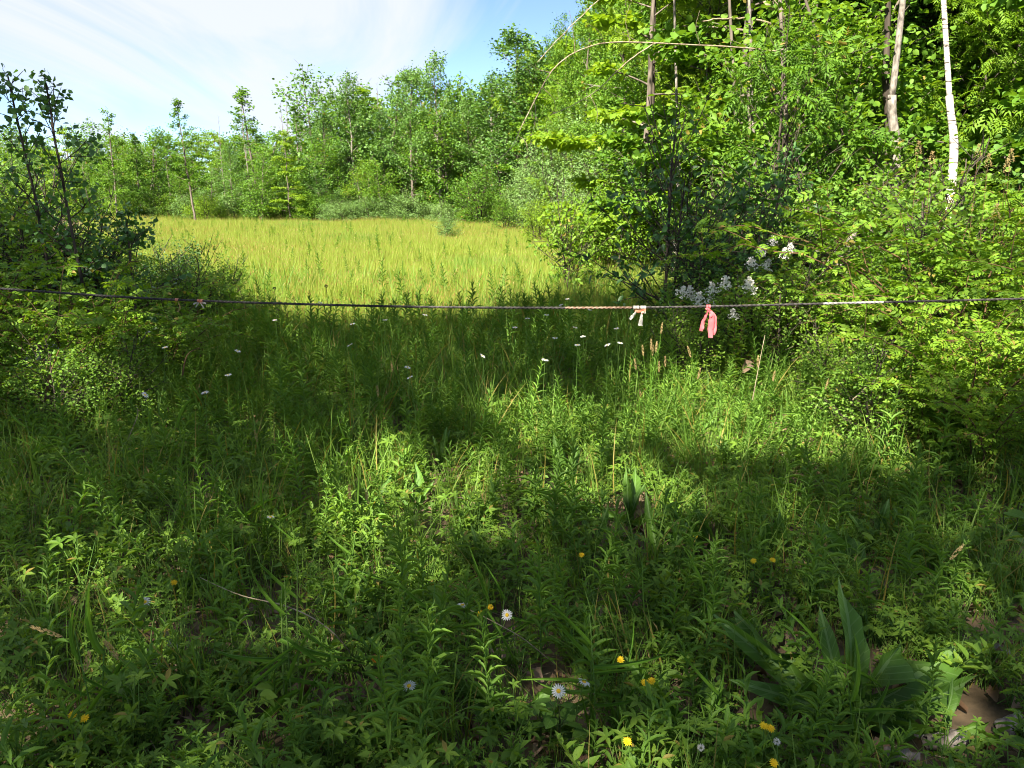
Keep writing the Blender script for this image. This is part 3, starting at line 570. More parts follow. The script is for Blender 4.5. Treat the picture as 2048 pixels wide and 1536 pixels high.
bx = np.array([(-13.5, -6.5), (-10, -9.5), (-9.5, -3.6), (-6.2, -7), (-4.4, -11.5), (-2.2, -4.2), (-1.2, -9), (1.6, -6.4), (-16, -10.5), (2.2, -11)])
own = np.argmin(((L3[:, None, :2] - bx[None]) ** 2).sum(-1), 1)
for k, (x, y) in enumerate(bx):
    pts = L3[own == k]
    if len(pts) < 50: continue
    b = np.array([x, y, float(gz(x, y))]); o = obj('shade_tree', None, loc=b)
    tag(o, ['leafy shade tree out of frame far behind on the left', 'leafy shade tree out of frame, second from far left', 'leafy shade tree out of frame at left shoulder', 'leafy shade tree out of frame behind left', 'leafy shade tree out of frame deep behind left',
            'leafy shade tree out of frame nearest behind the camera', 'leafy shade tree out of frame directly behind', 'leafy shade tree out of frame behind right', 'leafy shade tree out of frame outermost left', 'leafy shade tree out of frame deep behind right'][k], 'tree', 'shade trees behind the photographer')
    g = Geo(); top = pts[:, 2].max(); h = top - b[2]
    path = np.stack([np.zeros(9), np.zeros(9), np.linspace(-.1, h * .97, 9)], -1) + np.cumsum(r2.normal(0, .05, (9, 3)), 0) * [1, 1, 0]
    tube(g, path, np.linspace(.16, .02, 9), 8)
    for c in pts[r2.choice(len(pts), 42)]:
        e = c - b; zz = max(1.5, e[2] - .5 * np.hypot(e[0], e[1])); s = np.array([np.interp(zz, path[:, 2], path[:, i]) for i in range(3)])
        tube(g, smooth_path([s, (s + e) / 2 + [0, 0, .15], e], 6), np.linspace(.035, .006, 6), 4)
    obj('trunk', g.mesh('shade_trunk', M['bark'], True), o)
    n = len(pts); lg = Geo(); put(lg, T_OVATE, pts - b, r2.normal(size=(n, 3)) + [0, 0, -.3], norm(S[None] * .8 + r2.normal(size=(n, 3)) * .5), .19 * r2.uniform(.7, 1.2, n), .8)
    obj('crown', lg.mesh('shade_crown', M['forest']), o)
# ------------------------------------------------------------------ meadow and undergrowth (uncountable)
def blades(seed, n, h0, h1, w, seg, rad, mat, bend=.5, seed_head=None, head_p=.0):
    r = np.random.default_rng(seed); g = Geo(); T = t_lance(seg, .8, .0, .1, peak=.15)
    base = r.normal(0, rad, (n, 2)); h = r.uniform(h0, h1, n); az = r.random(n) * 6.283; bd = r.uniform(.1, 1, n) * bend
    tv, tf = T; y = tv[:, 1]
    out = np.stack([np.cos(az), np.sin(az)], -1); sd = np.stack([-np.sin(az), np.cos(az)], -1)
    xy = base[:, None] + out[:, None] * (h * bd)[:, None, None] * (y ** 2)[None, :, None] + sd[:, None] * (tv[:, 0] * w)[None, :, None] * r.uniform(.6, 1.3, n)[:, None, None]
    z = h[:, None] * (y - .35 * bd[:, None] * y ** 2)
    v = np.concatenate([xy, z[..., None]], -1); off = (np.arange(n) * len(tv))[:, None, None]
    g.add(v.reshape(-1, 3), [(f[None] + off).reshape(-1, f.shape[1]) for f in tf])
    mats = [M[mat]]
    if seed_head:
        mats.append(M[seed_head]); k = r.random(n) < head_p; tips = v[k][:, seg]
        put(g, T_DIAMOND, tips - [0, 0, .02], r.normal(0, .25, (k.sum(), 3)) + [0, 0, 1], r.normal(size=(k.sum(), 3)), r.uniform(.035, .07, k.sum()), .11, 1)
    return g.mesh('tuft', mats)
def lance_plant(seed, h, n, ln, wd, mat='weed', T=T_LANCE, elev=(10, 62), bend=.12, r0=.0035, stem='stem', start=.12):
    r = np.random.default_rng(seed); a = r.random() * 6.28; t = np.linspace(0, 1, 8)
    path = np.stack([math.cos(a) * bend * h * t ** 2, math.sin(a) * bend * h * t ** 2, h * t], -1) + r.normal(0, .004, (8, 3)) * t[:, None]
    f = np.linspace(start, 1, n) ** .92; pos = np.stack([np.interp(f, t, path[:, i]) for i in range(3)], -1); az = np.arange(n) * 2.4 + r.normal(0, .3, n)
    e = np.radians(elev[0] + (elev[1] - elev[0]) * f ** 1.4 + r.normal(0, 9, n)); d = np.stack([np.cos(az) * np.cos(e), np.sin(az) * np.cos(e), np.sin(e)], -1)
    l = ln * (.55 + .75 * np.sin(math.pi * np.clip(f * .85 + .12, 0, 1))) * r.uniform(.8, 1.15, n) * np.where(f > .93, .6, 1)
    return path, r0, pos, d, l, wd
def lance_meshes(seed, **kw):
    mat = kw.get('mat', 'weed'); T = kw.get('T', T_LANCE); path, r0, pos, d, l, wd = lance_plant(seed, **kw)
    a = Geo(); tube(a, path, np.linspace(r0, r0 * .35, len(path)), 4); b = Geo(); put(b, T, pos, d, [0, 0, 1.], l, wd)
    return a.mesh('stem', M[kw.get('stem', 'stem')]), b.mesh('foliage', M[mat], True)
def joined(seed, **kw):
    mat = kw.get('mat', 'weed'); T = kw.get('T', T_LANCE); path, r0, pos, d, l, wd = lance_plant(seed, **kw)
    a = Geo(); tube(a, path, np.linspace(r0, r0 * .35, len(path)), 3, 1); put(a, T, pos, d, [0, 0, 1.], l, wd)
    return a.mesh('weed', [M[mat], M[kw.get('stem', 'stem')]])
rng = np.random.default_rng(21)
CLEAR = [(1690, 1430, .32), (1260, 1045, .2), (1320, 1120, .16), (1425, 1100, .18), (1128, 965, .16), (880, 930, .15), (1085, 850, .15), (1112, 1515, .14), (1020, 1450, .14), (1375, 1440, .15), (1690, 1160, .16), (1545, 1130, .12), (880, 1040, .16), (1890, 1500, .20), (2000, 1480, .16), (1975, 1330, .12), (1085, 1350, .1), (945, 1330, .1), (1805, 1200, .14), (1230, 1215, .12), (335, 1305, .1), (640, 1440, .1), (830, 1000, .12), (760, 1010, .12), (980, 1290, .14), (1440, 860, .12), (740, 1420, .12), (600, 1250, .1)]
CLEAR = [(*G(u, v)[:2], r) for u, v, r in CLEAR]
def thin(x, y, keep=.28):
    k = np.ones(len(x), bool)
    for a, b, r in CLEAR: k &= ((x - a) ** 2 + ((y - b) * .8) ** 2 > r * r) | (rng.random(len(x)) < keep)
    return x[k], y[k]
mv = [('grass_tuft', blades(400 + i, 56, [.16, .24, .12, .25, .2][i], [.42, .52, .34, .48, .46][i], .0075, 2, .17, 'meadow', [.35, .3, .8, .45, .6][i], 'rust' if i == 3 else 'straw', [.05, .08, .02, .14, .05][i])) for i in range(5)]
mv.append(('grass_tuft', blades(409, 46, .22, .45, .014, 2, .18, 'grass', .35, 'straw', .05)))
GR = [dict(h=h, n=n_, ln=l, wd=w) for h, n_, l, w in ((.55, 34, .085, .17), (.70, 42, .09, .15), (.45, 28, .08, .19), (.62, 36, .10, .14), (.80, 46, .095, .15), (.38, 22, .075, .2))]
n = 40000; y = np.sqrt(rng.uniform(8.0 ** 2, 52 ** 2, n)); x = rng.uniform(-.72, .3, n) * y
k = in_meadow(x, y); x, y = x[k], y[k]
p, r_ = stand(x, y, rng, .1)
sz = rng.uniform(.75, 1.25, len(x)) * np.interp(y, [8, 12, 30, 52], [.72, .75, .85, .95]) * (1 + .18 * np.sin(x * .8) * np.sin(y * .5)); idx = rng.integers(0, 5, len(x)); patch = np.sin(x * .7 + 2) * np.sin(y * .45 + x * .2) + rng.normal(0, .25, len(x)); idx[patch > 1.0] = 5; rp = np.sin(x * .5 - 1) * np.sin(y * .31 + 1.3) + rng.normal(0, .3, len(x)); idx[rp > .75] = 3; idx[rp < -.8] = 2
mv += [('weed', joined(459, h=.62, n=40, ln=.085, wd=.2))]; idx[rng.random(len(x)) < .01] = 6
scatter('meadow_grass', mv, p, r_, sz, 'tall yellow green meadow grass lit by the sun', idx)

gv = [('grass_tuft', blades(420 + i, 26, .14, .42, .0055, 3, .07, 'grass', .8)) for i in range(4)] + [('grass_tuft', blades(430 + i, 16, .25, .6, .008, 4, .05, 'grass', .9, 'straw', .02)) for i in range(3)]
x, y = field(rng, 4600, 1.45, 14.5, power=.72); ok = ~((y > 8.5) & in_meadow(x, y) & (rng.random(len(x)) < .5))
x, y = thin(x[ok], y[ok]); p, r_ = stand(x, y, rng, .15)
scatter('grass', gv, p, r_, rng.uniform(.6, 1.25, len(x)) * np.interp(y, [1.5, 3, 6, 9], [.5, .68, .95, 1.1]), 'fine shaded grass among the weeds', seed=1)

def cover_clump(seed, T, n, hmax, size, wd=1.0, mat='cover', rad=.07):
    r = np.random.default_rng(seed); g = Geo(); base = r.normal(0, .012, (n, 3)) * [1, 1, 0]; az = r.random(n) * 6.283; rr = r.uniform(.2, 1, n) * rad; h = r.uniform(.35, 1, n) * hmax
    tip = np.stack([np.cos(az) * rr, np.sin(az) * rr, h], -1)
    for b, t in zip(base, tip): tube(g, np.array([b, (b + t) / 2 + [0, 0, .01], t]), .0012, 3, 1)
    put(g, T, tip, np.stack([np.cos(az), np.sin(az), r.normal(0, .25, n)], -1), np.array([0, 0, 1.]) + r.normal(0, .45, (n, 3)), r.uniform(.55, 1.25, n) * size, wd)
    return g.mesh('clump', [M[mat], M['stem']])
cv = [('leaf_clump', cover_clump(440 + i, T_PALM5, 12, .13, .030)) for i in range(3)] + [('leaf_clump', cover_clump(444 + i, T_TRI, 14, .10, .024)) for i in range(2)] + [('leaf_clump', cover_clump(447, T_OVATE, 16, .13, .04, .6, rad=.09)), ('leaf_clump', joined(449, h=.2, n=18, ln=.036, wd=.45, T=T_OVATE, mat='cover', bend=.5, r0=.002)), ('leaf_clump', joined(450, h=.16, n=26, ln=.022, wd=.5, T=T_OVATE, mat='cover', bend=.8, r0=.0015)), ('leaf_clump', joined(451, h=.26, n=20, ln=.05, wd=.22, bend=.4, r0=.002)), ('leaf_clump', cover_clump(448, T_PALM5, 9, .22, .036, rad=.07))]
x, y = field(rng, 10500, 1.4, 11, power=.6); x, y = thin(x, y); p, r_ = stand(x, y, rng, .1)
scatter('ground_cover', cv, p, r_, rng.uniform(.6, 1.35, len(x)), 'low five fingered ground cover leaves under the weeds', seed=2)

wv = [('weed', joined(460 + i, **g)) for i, g in enumerate(GR)] + [('weed', joined(470, h=.4, n=40, ln=.05, wd=.35, T=T_OVATE)), ('weed', joined(471, h=.5, n=60, ln=.045, wd=.28, T=T_DIAMOND, bend=.4)), ('weed', joined(472, h=.35, n=16, ln=.08, wd=.5, T=T_OVATE, mat='cover'))]
x, y = field(rng, 5200, 4.4, 14.5, power=.8); ok = ~((y > 8.6 + rng.normal(0, .3, len(y))) & in_meadow(x, y)) | (rng.random(len(x)) < .06); x, y = thin(x[ok], y[ok]); p, r_ = stand(x, y, rng, .12)
scatter('weeds', wv, p, r_, rng.uniform(.6, 1.05, len(x)) * np.interp(y, [4, 6, 8, 14], [.55, .8, 1.0, .95]), 'dense shaded weeds between the path and the meadow', seed=3)

nl = 2600; x, y = field(rng, nl, 1.4, 7.5, power=.6); g = Geo(); p = np.stack([x, y, gz(x, y) + .012], -1)
put(g, t_lance(2, .3, .5, .5, .2, seed=3), p, np.stack([rng.normal(size=nl), rng.normal(size=nl), rng.normal(0, .25, nl)], -1), np.array([0, 0, 1.]) + rng.normal(0, .4, (nl, 3)), rng.uniform(.03, .085, nl), .75)
tag(obj('leaf_litter', g.mesh('leaf_litter', M['litter'])), 'dry brown fallen leaves on the ground', kind='stuff')
nt = 700; x, y = field(rng, nt, 1.4, 6.5, power=.6); g = Geo()
for a, b in zip(x, y):
    an = rng.random() * 6.28; L = rng.uniform(.06, .35); c = np.array([a, b, float(gz(a, b)) + .015]); d = np.array([math.cos(an), math.sin(an), rng.normal(.05, .12)])
    tube(g, np.array([c, c + d * L * .5 + rng.normal(0, .01, 3), c + d * L]), [.0022, .0018, .001], 3)
tag(obj('straw_litter', g.mesh('straw_litter', M['twig'])), 'pale dead grass stalks and straw lying on the ground', kind='stuff')

# ------------------------------------------------------------------ foreground plants one can count
MARKS = [((1417, 640), 'the pink ribbon'), ((1278, 632), 'the white and orange ribbon'), ((400, 604), 'the small faded bow'), ((1690, 1330), 'the biggest broad-leaved rosette'), ((1117, 1385), 'the heart-leaved plant'), ((290, 1205), 'the lone left daisy'),
         ((1297, 1362), 'the twin yellow hawkweeds'), ((120, 1275), 'the bent grass seed head'), ((1255, 1480), 'the lowest yellow hawkweed'), ((880, 1010), 'the middle sun patch'), ((1370, 850), 'the large sun patch'), ((590, 1290), 'the tall grass clump'),
         ((1010, 1232), 'the tilted daisy'), ((1950, 620), 'the sunlit rose bush'), ((100, 700), 'the left rose bush'), ((700, 720), 'the shaded meadow rim'), ((1900, 1510), 'the rotten wood'), ((200, 930), 'the dense left stalks'), ((1810, 1010), 'the tallest right goldenrod'), ((1080, 780), 'the upright dock leaf')]
def mark(u, v):
    (a, b), nm = min(MARKS, key=lambda m: (m[0][0] - u) ** 2 + (m[0][1] - v) ** 2)
    w = 'beside' if math.hypot(a - u, b - v) < 90 else ('left of' if a - u > abs(v - b) else 'right of' if u - a > abs(v - b) else 'above' if v < b else 'below')
    return f'{w} {nm}'
PLACED = []       # (object, base label, u, v) for the last numbering pass
def thing(name, p, label, cat, group=None, rz=0, sc=1.0, tilt=(0, 0), auto=True):
    o = obj(name, None, loc=p, sc=sc); o.rotation_euler = (tilt[0], tilt[1], rz); tag(o, label, cat, group)
    return o
# goldenrod stalks
gm = [lance_meshes(500 + i, **g) for i, g in enumerate(GR * 1)]
leaf_one = Geo(); put(leaf_one, t_lance(4, .3, .22, .12), [[0, 0, 0]], [[0, 1., 0]], [0, 0, 1.], 1.0, .17); leaf_one = leaf_one.mesh('lance_leaf', M['weed'], True)
def goldenrod(p, s, i, rz, label, detailed=False, tilt=(0, 0)):
    o = thing('goldenrod_stalk', p, label, 'weed', 'goldenrod stalks in the foreground', rz, s, tilt)
    if not detailed:
        obj('stem', gm[i][0], o); obj('foliage', gm[i][1], o); return o
    path, r0, pos, d, l, wd = lance_plant(500 + i, **GR[i]); obj('stem', gm[i][0], o)
    for q, dd, ll in zip(pos, d, l):
        c = obj('leaf', leaf_one, o); y_ = Vector(dd); x_ = y_.cross(Vector((0, 0, 1))).normalized(); z_ = x_.cross(y_)
        m = Matrix((x_, y_, z_)).transposed().to_4x4(); m.translation = Vector(q)
        c.matrix_local = m @ Matrix.Diagonal((ll, ll, ll, 1))
    return o
def base_for_top(u, vtop, vbase): return G(u, vbase)
KEY = [(1085, 1350, 1090, 1), (945, 1330, 1135, 3), (1805, 1200, 940, 4), (215, 1130, 890, 4), (170, 1110, 930, 3), (255, 1150, 960, 1), (345, 1000, 830, 0), (845, 1500, 1300, 5), (1340, 1330, 1180, 2), (1000, 1500, 1370, 2), (1620, 1480, 1350, 3), (1580, 1490, 1390, 2), (620, 870, 690, 1), (590, 860, 700, 3), (560, 880, 720, 0),
       (1130, 760, 600, 1), (1080, 1230, 1100, 0), (1310, 930, 800, 0), (1750, 960, 760, 1), (1900, 900, 700, 4), (1990, 860, 690, 3), (1650, 900, 720, 1), (40, 1180, 1040, 3), (110, 1220, 1050, 0), (480, 1240, 1080, 2), (1420, 1240, 1080, 3), (1950, 1130, 990, 1), (1230, 1230, 1090, 2), (700, 1250, 1110, 5), (560, 1470, 1330, 5), (320, 1440, 1290, 0), (1480, 1120, 960, 1), (1840, 880, 690, 1), (1700, 890, 720, 3), (1960, 960, 760, 4), (2030, 1000, 800, 1), (1870, 1000, 820, 3), (1780, 860, 700, 0), (1600, 850, 700, 1), (1930, 830, 640, 4)]
for u, vb, vt, i in KEY:
    b = G(u, vb); h = P(u, vt, b[1])[2]; b[2] = float(gz(b[0], b[1])); s = max(.5, min(1.6, (h - b[2]) / GR[i]['h']))
    goldenrod(b, s, i, RR.uniform(0, 6.28), 'tall leafy goldenrod stalk ' + mark(u, vt), vb > 1080, (RR.gauss(0, .06), RR.gauss(0, .06)))
rng = np.random.default_rng(33)
x, y = field(rng, 262, 1.7, 6.5, power=.5, margin=1.0)
x, y = thin(x, y)
for a, b in zip(x, y):
    c = np.array([a, b, float(gz(a, b))]); i = int(rng.integers(0, 6)); s = rng.uniform(.35, .8)
    u, v, _ = proj(c + [0, 0, GR[i]['h'] * s])
    goldenrod(c, s, i, rng.random() * 6.28, ('short' if s < .7 else 'mid-height') + ' goldenrod stalk ' + mark(u, v), False, (rng.normal(0, .12), rng.normal(0, .12)))
# broad-leaved rosettes: every leaf its own piece
bl = []
for i in range(4):
    g = Geo(); put(g, t_lance(7, [.22, .3, .18, .26][i], [.10, .2, .04, .28][i], .14, .30, peak=.55, seed=i), [[0, 0, 0]], [[0, 1., 0]], [0, 0, 1.], 1.0, [.165, .14, .19, .155][i]); bl.append(g.mesh('broad_leaf', M['broad'], True))
def rosette(u, vb, ln, nl, label, up=60, seed=0, sp=13):
    r = np.random.default_rng(seed + int(u)); b = G(u, vb); b[2] = float(gz(b[0], b[1])); o = thing('broad_leaved_rosette', b, label, 'weed', 'broad-leaved rosettes in the foreground')
    for k in range(nl + 4 + (4 if nl > 11 else 0)):
        c = obj('leaf', bl[int(r.integers(0, 4))], o); e = math.radians(np.clip(r.normal(up, sp), 12, 84)); l = ln * r.uniform(.6, 1.1)
        c.rotation_mode = 'ZYX'; c.rotation_euler = (e, r.normal(0, .25), k * 2.4 + r.normal(0, .35)); c.scale = (l * 1.22,) * 3
    g = Geo(); tube(g, np.array([[0, 0, -.02], [0, 0, .03]]), [.012, .008], 5); obj('crown_base', g.mesh('crown_base', M['stem']), o)
    return o
ROS = [(1690, 1430, .38, 13), (1260, 1045, .27, 10), (1320, 1120, .24, 8), (1425, 1100, .26, 9), (1128, 965, .24, 7), (880, 930, .24, 7), (1085, 850, .34, 4), (1130, 800, .22, 5), (1545, 1130, .2, 6), (1690, 1160, .24, 6), (1020, 1450, .22, 7), (1375, 1440, .26, 6), (830, 1000, .2, 6), (760, 1010, .22, 6), (1350, 740, .2, 6),
       (1200, 720, .2, 5), (1240, 840, .18, 6), (1480, 930, .2, 5), (1590, 1240, .18, 6), (1500, 1300, .18, 5), (1860, 1480, .16, 4), (1740, 1100, .22, 5), (640, 1060, .18, 5), (450, 1120, .18, 5), (960, 1110, .16, 5), (1180, 1100, .2, 5), (730, 1290, .14, 4), (1330, 860, .16, 5), (1440, 860, .18, 6), (960, 700, .18, 5), (1560, 760, .2, 5), (1180, 1240, .15, 4), (470, 1400, .15, 4), (1830, 1100, .2, 5)]
for k, (u, v, l, n_) in enumerate(ROS):
    rosette(u, v, l, n_, ('biggest broad-leaved rosette, low at the right' if k == 0 else ('sunlit' if k in (1, 27, 28) else 'large' if l > .23 else 'small') + ' broad-leaved rosette ' + mark(u, v - 60)), 74 if k == 6 else 70, k)
# broad-bladed grass plants
bb = Geo(); put(bb, t_lance(6, .8, .32, .12, peak=.15), [[0, 0, 0]], [[0, 1., 0]], [0, 0, 1.], 1.0, .052); bb = bb.mesh('grass_blade', M['long_blade'], True)
def bladed(u, vb, h, n_, label, seed, el=(40, 82), ln=.22):
    r = np.random.default_rng(seed); b = G(u, vb); b[2] = float(gz(b[0], b[1])); o = thing('broad_grass', b, label, 'grass', 'broad-bladed grass plants')
    g = Geo(); a = r.random() * 6.28; path = np.array([[0, 0, 0], [.01 * math.cos(a), .01 * math.sin(a), h * .5], [.04 * math.cos(a), .04 * math.sin(a), h]]); tube(g, smooth_path(path, 7), np.linspace(.0028, .0015, 7), 4); obj('stem', g.mesh('stem', M['stem']), o)
    for k in range(n_):
        f = .12 + .8 * k / n_; c = obj('blade', bb, o, loc=(path[1] * (2 * f) if f < .5 else path[1] + (path[2] - path[1]) * (2 * f - 1))); c.rotation_mode = 'ZYX'
        c.rotation_euler = (math.radians(r.uniform(*el)), 0, k * 2.6 + r.normal(0, .4)); c.scale = (ln * r.uniform(.7, 1.15),) * 3
BG = [(755, 870, .45), (800, 850, .4), (590, 1500, .5), (605, 1490, .55), (575, 1480, .45), (700, 1240, .35), (540, 1130, .35), (490, 1100, .3), (330, 1000, .4), (175, 850, .4), (1190, 1500, .45), (1180, 1480, .4), (860, 1400, .4), (970, 1340, .4), (690, 960, .35), (1230, 1480, .35), (200, 1530, .4), (215, 1480, .35), (1700, 1530, .3), (1620, 1430, .3), (1410, 1500, .3), (380, 980, .4), (1555, 900, .45), (1860, 1240, .3), (1390, 1290, .3), (80, 990, .4), (420, 900, .4), (1000, 1330, .35)]
for k, (u, v, h) in enumerate(BG): bladed(u, v, h, 6, 'broad-bladed grass plant ' + mark(u, v - 80), 600 + k)
# flowers
def flower(name, p0, head, label, cat, group, petals, pl, pw, pm, dm, dr, face, stem_m='stem', cup=.15, n2=0):
    o = thing(name, p0, label, cat, group); hd = head - p0; g = Geo(); mid = hd * [.35, .35, .6]
    tube(g, smooth_path([np.zeros(3), mid, hd], 8), np.linspace(.002, .0013, 8), 4); obj('stem', g.mesh('stem', M[stem_m]), o)
    face = norm(np.array(face, float)); ax = norm(np.cross(face, [.3, 1, .2])); ay = np.cross(face, ax)
    fh = Geo(); rr = np.random.default_rng(int(abs(p0[0] * 977 + p0[1] * 131)))
    for lay in range(1 + n2):
        a = np.arange(petals) * 2 * math.pi / petals + lay * .2; d = np.cos(a)[:, None] * ax + np.sin(a)[:, None] * ay; s = 1 - .35 * lay
        keep = rr.random(petals) < .96
        put(fh, t_lance(3, .5, .1, .15, peak=.65), (hd + d * dr * .7 * s + face * .002 * lay)[keep], (d + face * (cup + .35 * lay + rr.normal(0, .10, petals))[:, None])[keep], face, pl * s * rr.uniform(.85, 1.1, petals)[keep], pw)
    f = obj('flower_head', None, o); obj('petals', fh.mesh('petals', M[pm]), f)
    dg = Geo(); th = np.linspace(0, 2 * math.pi, 9)[:-1]; rings = [hd + face * z_ + (np.cos(th)[:, None] * ax + np.sin(th)[:, None] * ay) * r_ for r_, z_ in ((dr, .0), (dr * .85, dr * .35), (dr * .45, dr * .5))]
    i = np.arange(8); j = (i + 1) % 8; dg.add(np.concatenate(rings), [np.concatenate([np.stack([i + 8 * q, j + 8 * q, j + 8 * q + 8, i + 8 * q + 8], -1) for q in range(2)]), np.arange(16, 24)[None]])
    obj('disc', dg.mesh('disc', M[dm], True), f); return o
def base_of(u, v, Y):  # a stem base a little in front of / below a head seen at (u, v)
    h = PZ(u, v, .24 if v > 1000 else .55 if v > 720 else .62); b = h + np.array([RR.uniform(-.04, .04), RR.uniform(-.02, .06), 0]); b[2] = float(gz(b[0], b[1])); return b, h
DA = [(290, 1204, 3.15, (.1, -.5, .8), 'lone daisy low at the left edge'), (1014, 1230, 3.05, (.3, -.7, .6), 'tilted daisy facing the camera'), (925, 1210, 3.1, (0, .1, 1), 'daisy in profile left of the tilted daisy'), (818, 1372, 2.55, (0, -.3, 1), 'daisy with drooping petals, lowest on the left'), (1117, 1382, 2.5, (0, -.95, .5), 'daisy facing the camera above the heart-leaved plant'), (1168, 1364, 2.55, (.3, .1, 1), 'daisy in profile right of the camera-facing daisy'), (541, 1034, 3.6, (0, .1, 1), 'daisy in profile at the edge of the middle shade')]
for u, v, Y, fc, lb in DA:
    b, h = base_of(u, v, Y); flower('daisy', b, h, lb, 'flower', None, 17, .0165, .26, 'white', 'disc', .007, fc, cup=-.05)
FD = [(475, 702), (456, 750), (850, 630), (815, 735), (820, 755), (1030, 655), (1055, 637), (1093, 630), (1110, 676), (1135, 598), (1150, 655), (1166, 673), (1233, 657), (1155, 690), (1215, 690), (1240, 686), (965, 712), (770, 640), (705, 648), (640, 605), (550, 640), (290, 790), (410, 785), (330, 695), (295, 665), (1090, 720), (1180, 620), (1122, 610), (700, 690)]
for k, (u, v) in enumerate(FD):
    Y = 5.2 + 5.2 * max(0, (720 - v)) / 110 + RR.uniform(-.2, .3)
    b, h = base_of(u, v, Y); flower('daisy', b, h, 'small distant daisy ' + mark(u, v), 'flower', 'daisies scattered in the shaded weeds', 12, .018, .42, 'white', 'disc', .007, (RR.gauss(0, .3), -.1, .9), cup=0)
HW = [(960, 1227, 3.05, 'lone yellow hawkweed left of the tilted daisy'), (980, 1215, 3.15, 'small yellow hawkweed almost touching the tilted daisy'), (1241, 1320, 2.65, 'yellow hawkweed above the twin hawkweeds'), (1290, 1366, 2.55, 'left bloom of the twin yellow hawkweeds'), (1303, 1362, 2.56, 'right bloom of the twin yellow hawkweeds'), (1255, 1483, 2.3, 'lowest yellow hawkweed by the bottom of the picture'),
      (348, 1165, 3.2, 'yellow hawkweed above the lone left daisy'), (1528, 1452, 2.35, 'left bloom of the bottom right yellow clovers'), (1541, 1457, 2.35, 'right bloom of the bottom right yellow clovers'), (1545, 1120, 3.3, 'yellow clover head right of the shaded rosettes'), (1507, 1122, 3.3, 'yellow clover head left of its twin among the shaded rosettes'), (1390, 1072, 3.5, 'small yellow clover head by the sunlit rosette'), (1163, 1110, 3.4, 'orange-yellow bloom below the middle sun patch'), (170, 1437, 2.4, 'yellow clover head in the bottom left corner'), (145, 1430, 2.42, 'paler clover head in the bottom left corner'), (1548, 1527, 2.2, 'yellow clover head cut by the bottom edge')]
for u, v, Y, lb in HW:
    b, h = base_of(u, v, Y); flower('yellow_hawkweed' if 'hawk' in lb or 'bloom of the twin' in lb else 'yellow_clover', b, h, lb, 'flower', None, 14, .0105, .34, 'yellow', 'yellow', .0035, (RR.gauss(0, .2), -.5, .85), n2=1, cup=.15)
for u, v, Y, lb in ((751, 1318, 2.7, 'left bloom of the orange hawkweed pair'), (762, 1319, 2.7, 'right bloom of the orange hawkweed pair')):
    b, h = base_of(u, v, Y); flower('orange_hawkweed', b, h, lb, 'flower', None, 12, .011, .4, 'orange', 'orange', .004, (0, -.6, .8), n2=1)
for k, (u, v, Y) in enumerate([(1402, 1495, 2.3), (1554, 1483, 2.35)]):   # seed clocks
    b, h = base_of(u, v, Y); o = thing('seed_head', b, ['fluffy seed clock at the bottom right of centre', 'fluffy seed clock under the yellow clovers', 'fluffy seed clock under the profile daisy', 'pale seed head at the left edge', 'fluffy seed clock lowest beside the heart-leaved plant'][k], 'flower', None)
    g = Geo(); tube(g, np.array([[0, 0, 0], (h - b) * .6, h - b]), .0014, 4); obj('stem', g.mesh('stem', M['stem']), o)
    g = Geo(); d = norm(np.random.default_rng(k).normal(size=(90, 3))); put(g, T_DIAMOND, (h - b) + d * .003, d, d[::-1], .008, .16); obj('fluff', g.mesh('fluff', M['cream']), o)
# grass seed heads on stalks
SH = [(1302, 700, 4.9, 0), (1322, 668, 4.9, .02), (1305, 712, 4.95, .01), (1311, 705, 4.85, .02), (1330, 735, 4.8, 0), (1287, 712, 4.9, -.02), (1382, 715, 4.6, -.06), (1272, 740, 4.7, -.02), (1395, 760, 4.6, .03), (1515, 735, 4.7, 0), (1545, 765, 4.6, .02), (1318, 745, 4.7, .0), (757, 795, 4.4, 0), (125, 1275, 2.9, -.16), (240, 1320, 2.8, -.03), (170, 1345, 2.8, .04), (515, 885, 4.0, 0), (785, 745, 4.9, 0), (590, 610, 8, 0), (737, 1010, 3.5, 0), (700, 1000, 3.5, .01), (1900, 1120, 3.0, .05), (1650, 780, 4.6, .03)]
for k, (u, v, Y, ln) in enumerate(SH):
    h = PZ(u, v, .36) if v > 900 else P(u, v, Y); b = h + np.array([-ln * 2.2 + .015, .03, 0]); b[2] = float(gz(b[0], b[1])); o = thing('grass_seed_head', b, 'bent straw-coloured grass seed head low at the left' if k == 13 else 'pale grass seed head ' + mark(u, v), 'grass', 'grass seed heads on stalks')
    e = h - b; g = Geo(); pth = smooth_path([np.zeros(3), e * [.4, .4, .62], e], 10); tube(g, pth, np.linspace(.0018, .001, 10), 4); obj('stalk', g.mesh('stalk', M['long_blade']), o)
    g = Geo(); t = norm(pth[-1] - pth[-2]); nn = 70; r = np.random.default_rng(k); f = r.random(nn); az = r.random(nn) * 6.28; L = .07 if k != 13 else .085
    ax = norm(np.cross(t, [.2, 1, .1])); ay = np.cross(t, ax); rad = (.0045 * np.sin(math.pi * (.1 + .85 * f)))[:, None]; o2 = np.cos(az)[:, None] * ax + np.sin(az)[:, None] * ay
    put(g, T_DIAMOND, e + t * (f * L)[:, None] + o2 * rad, t + o2 * .45, o2, .010, .4); obj('spike', g.mesh('spike', M['straw']), o)
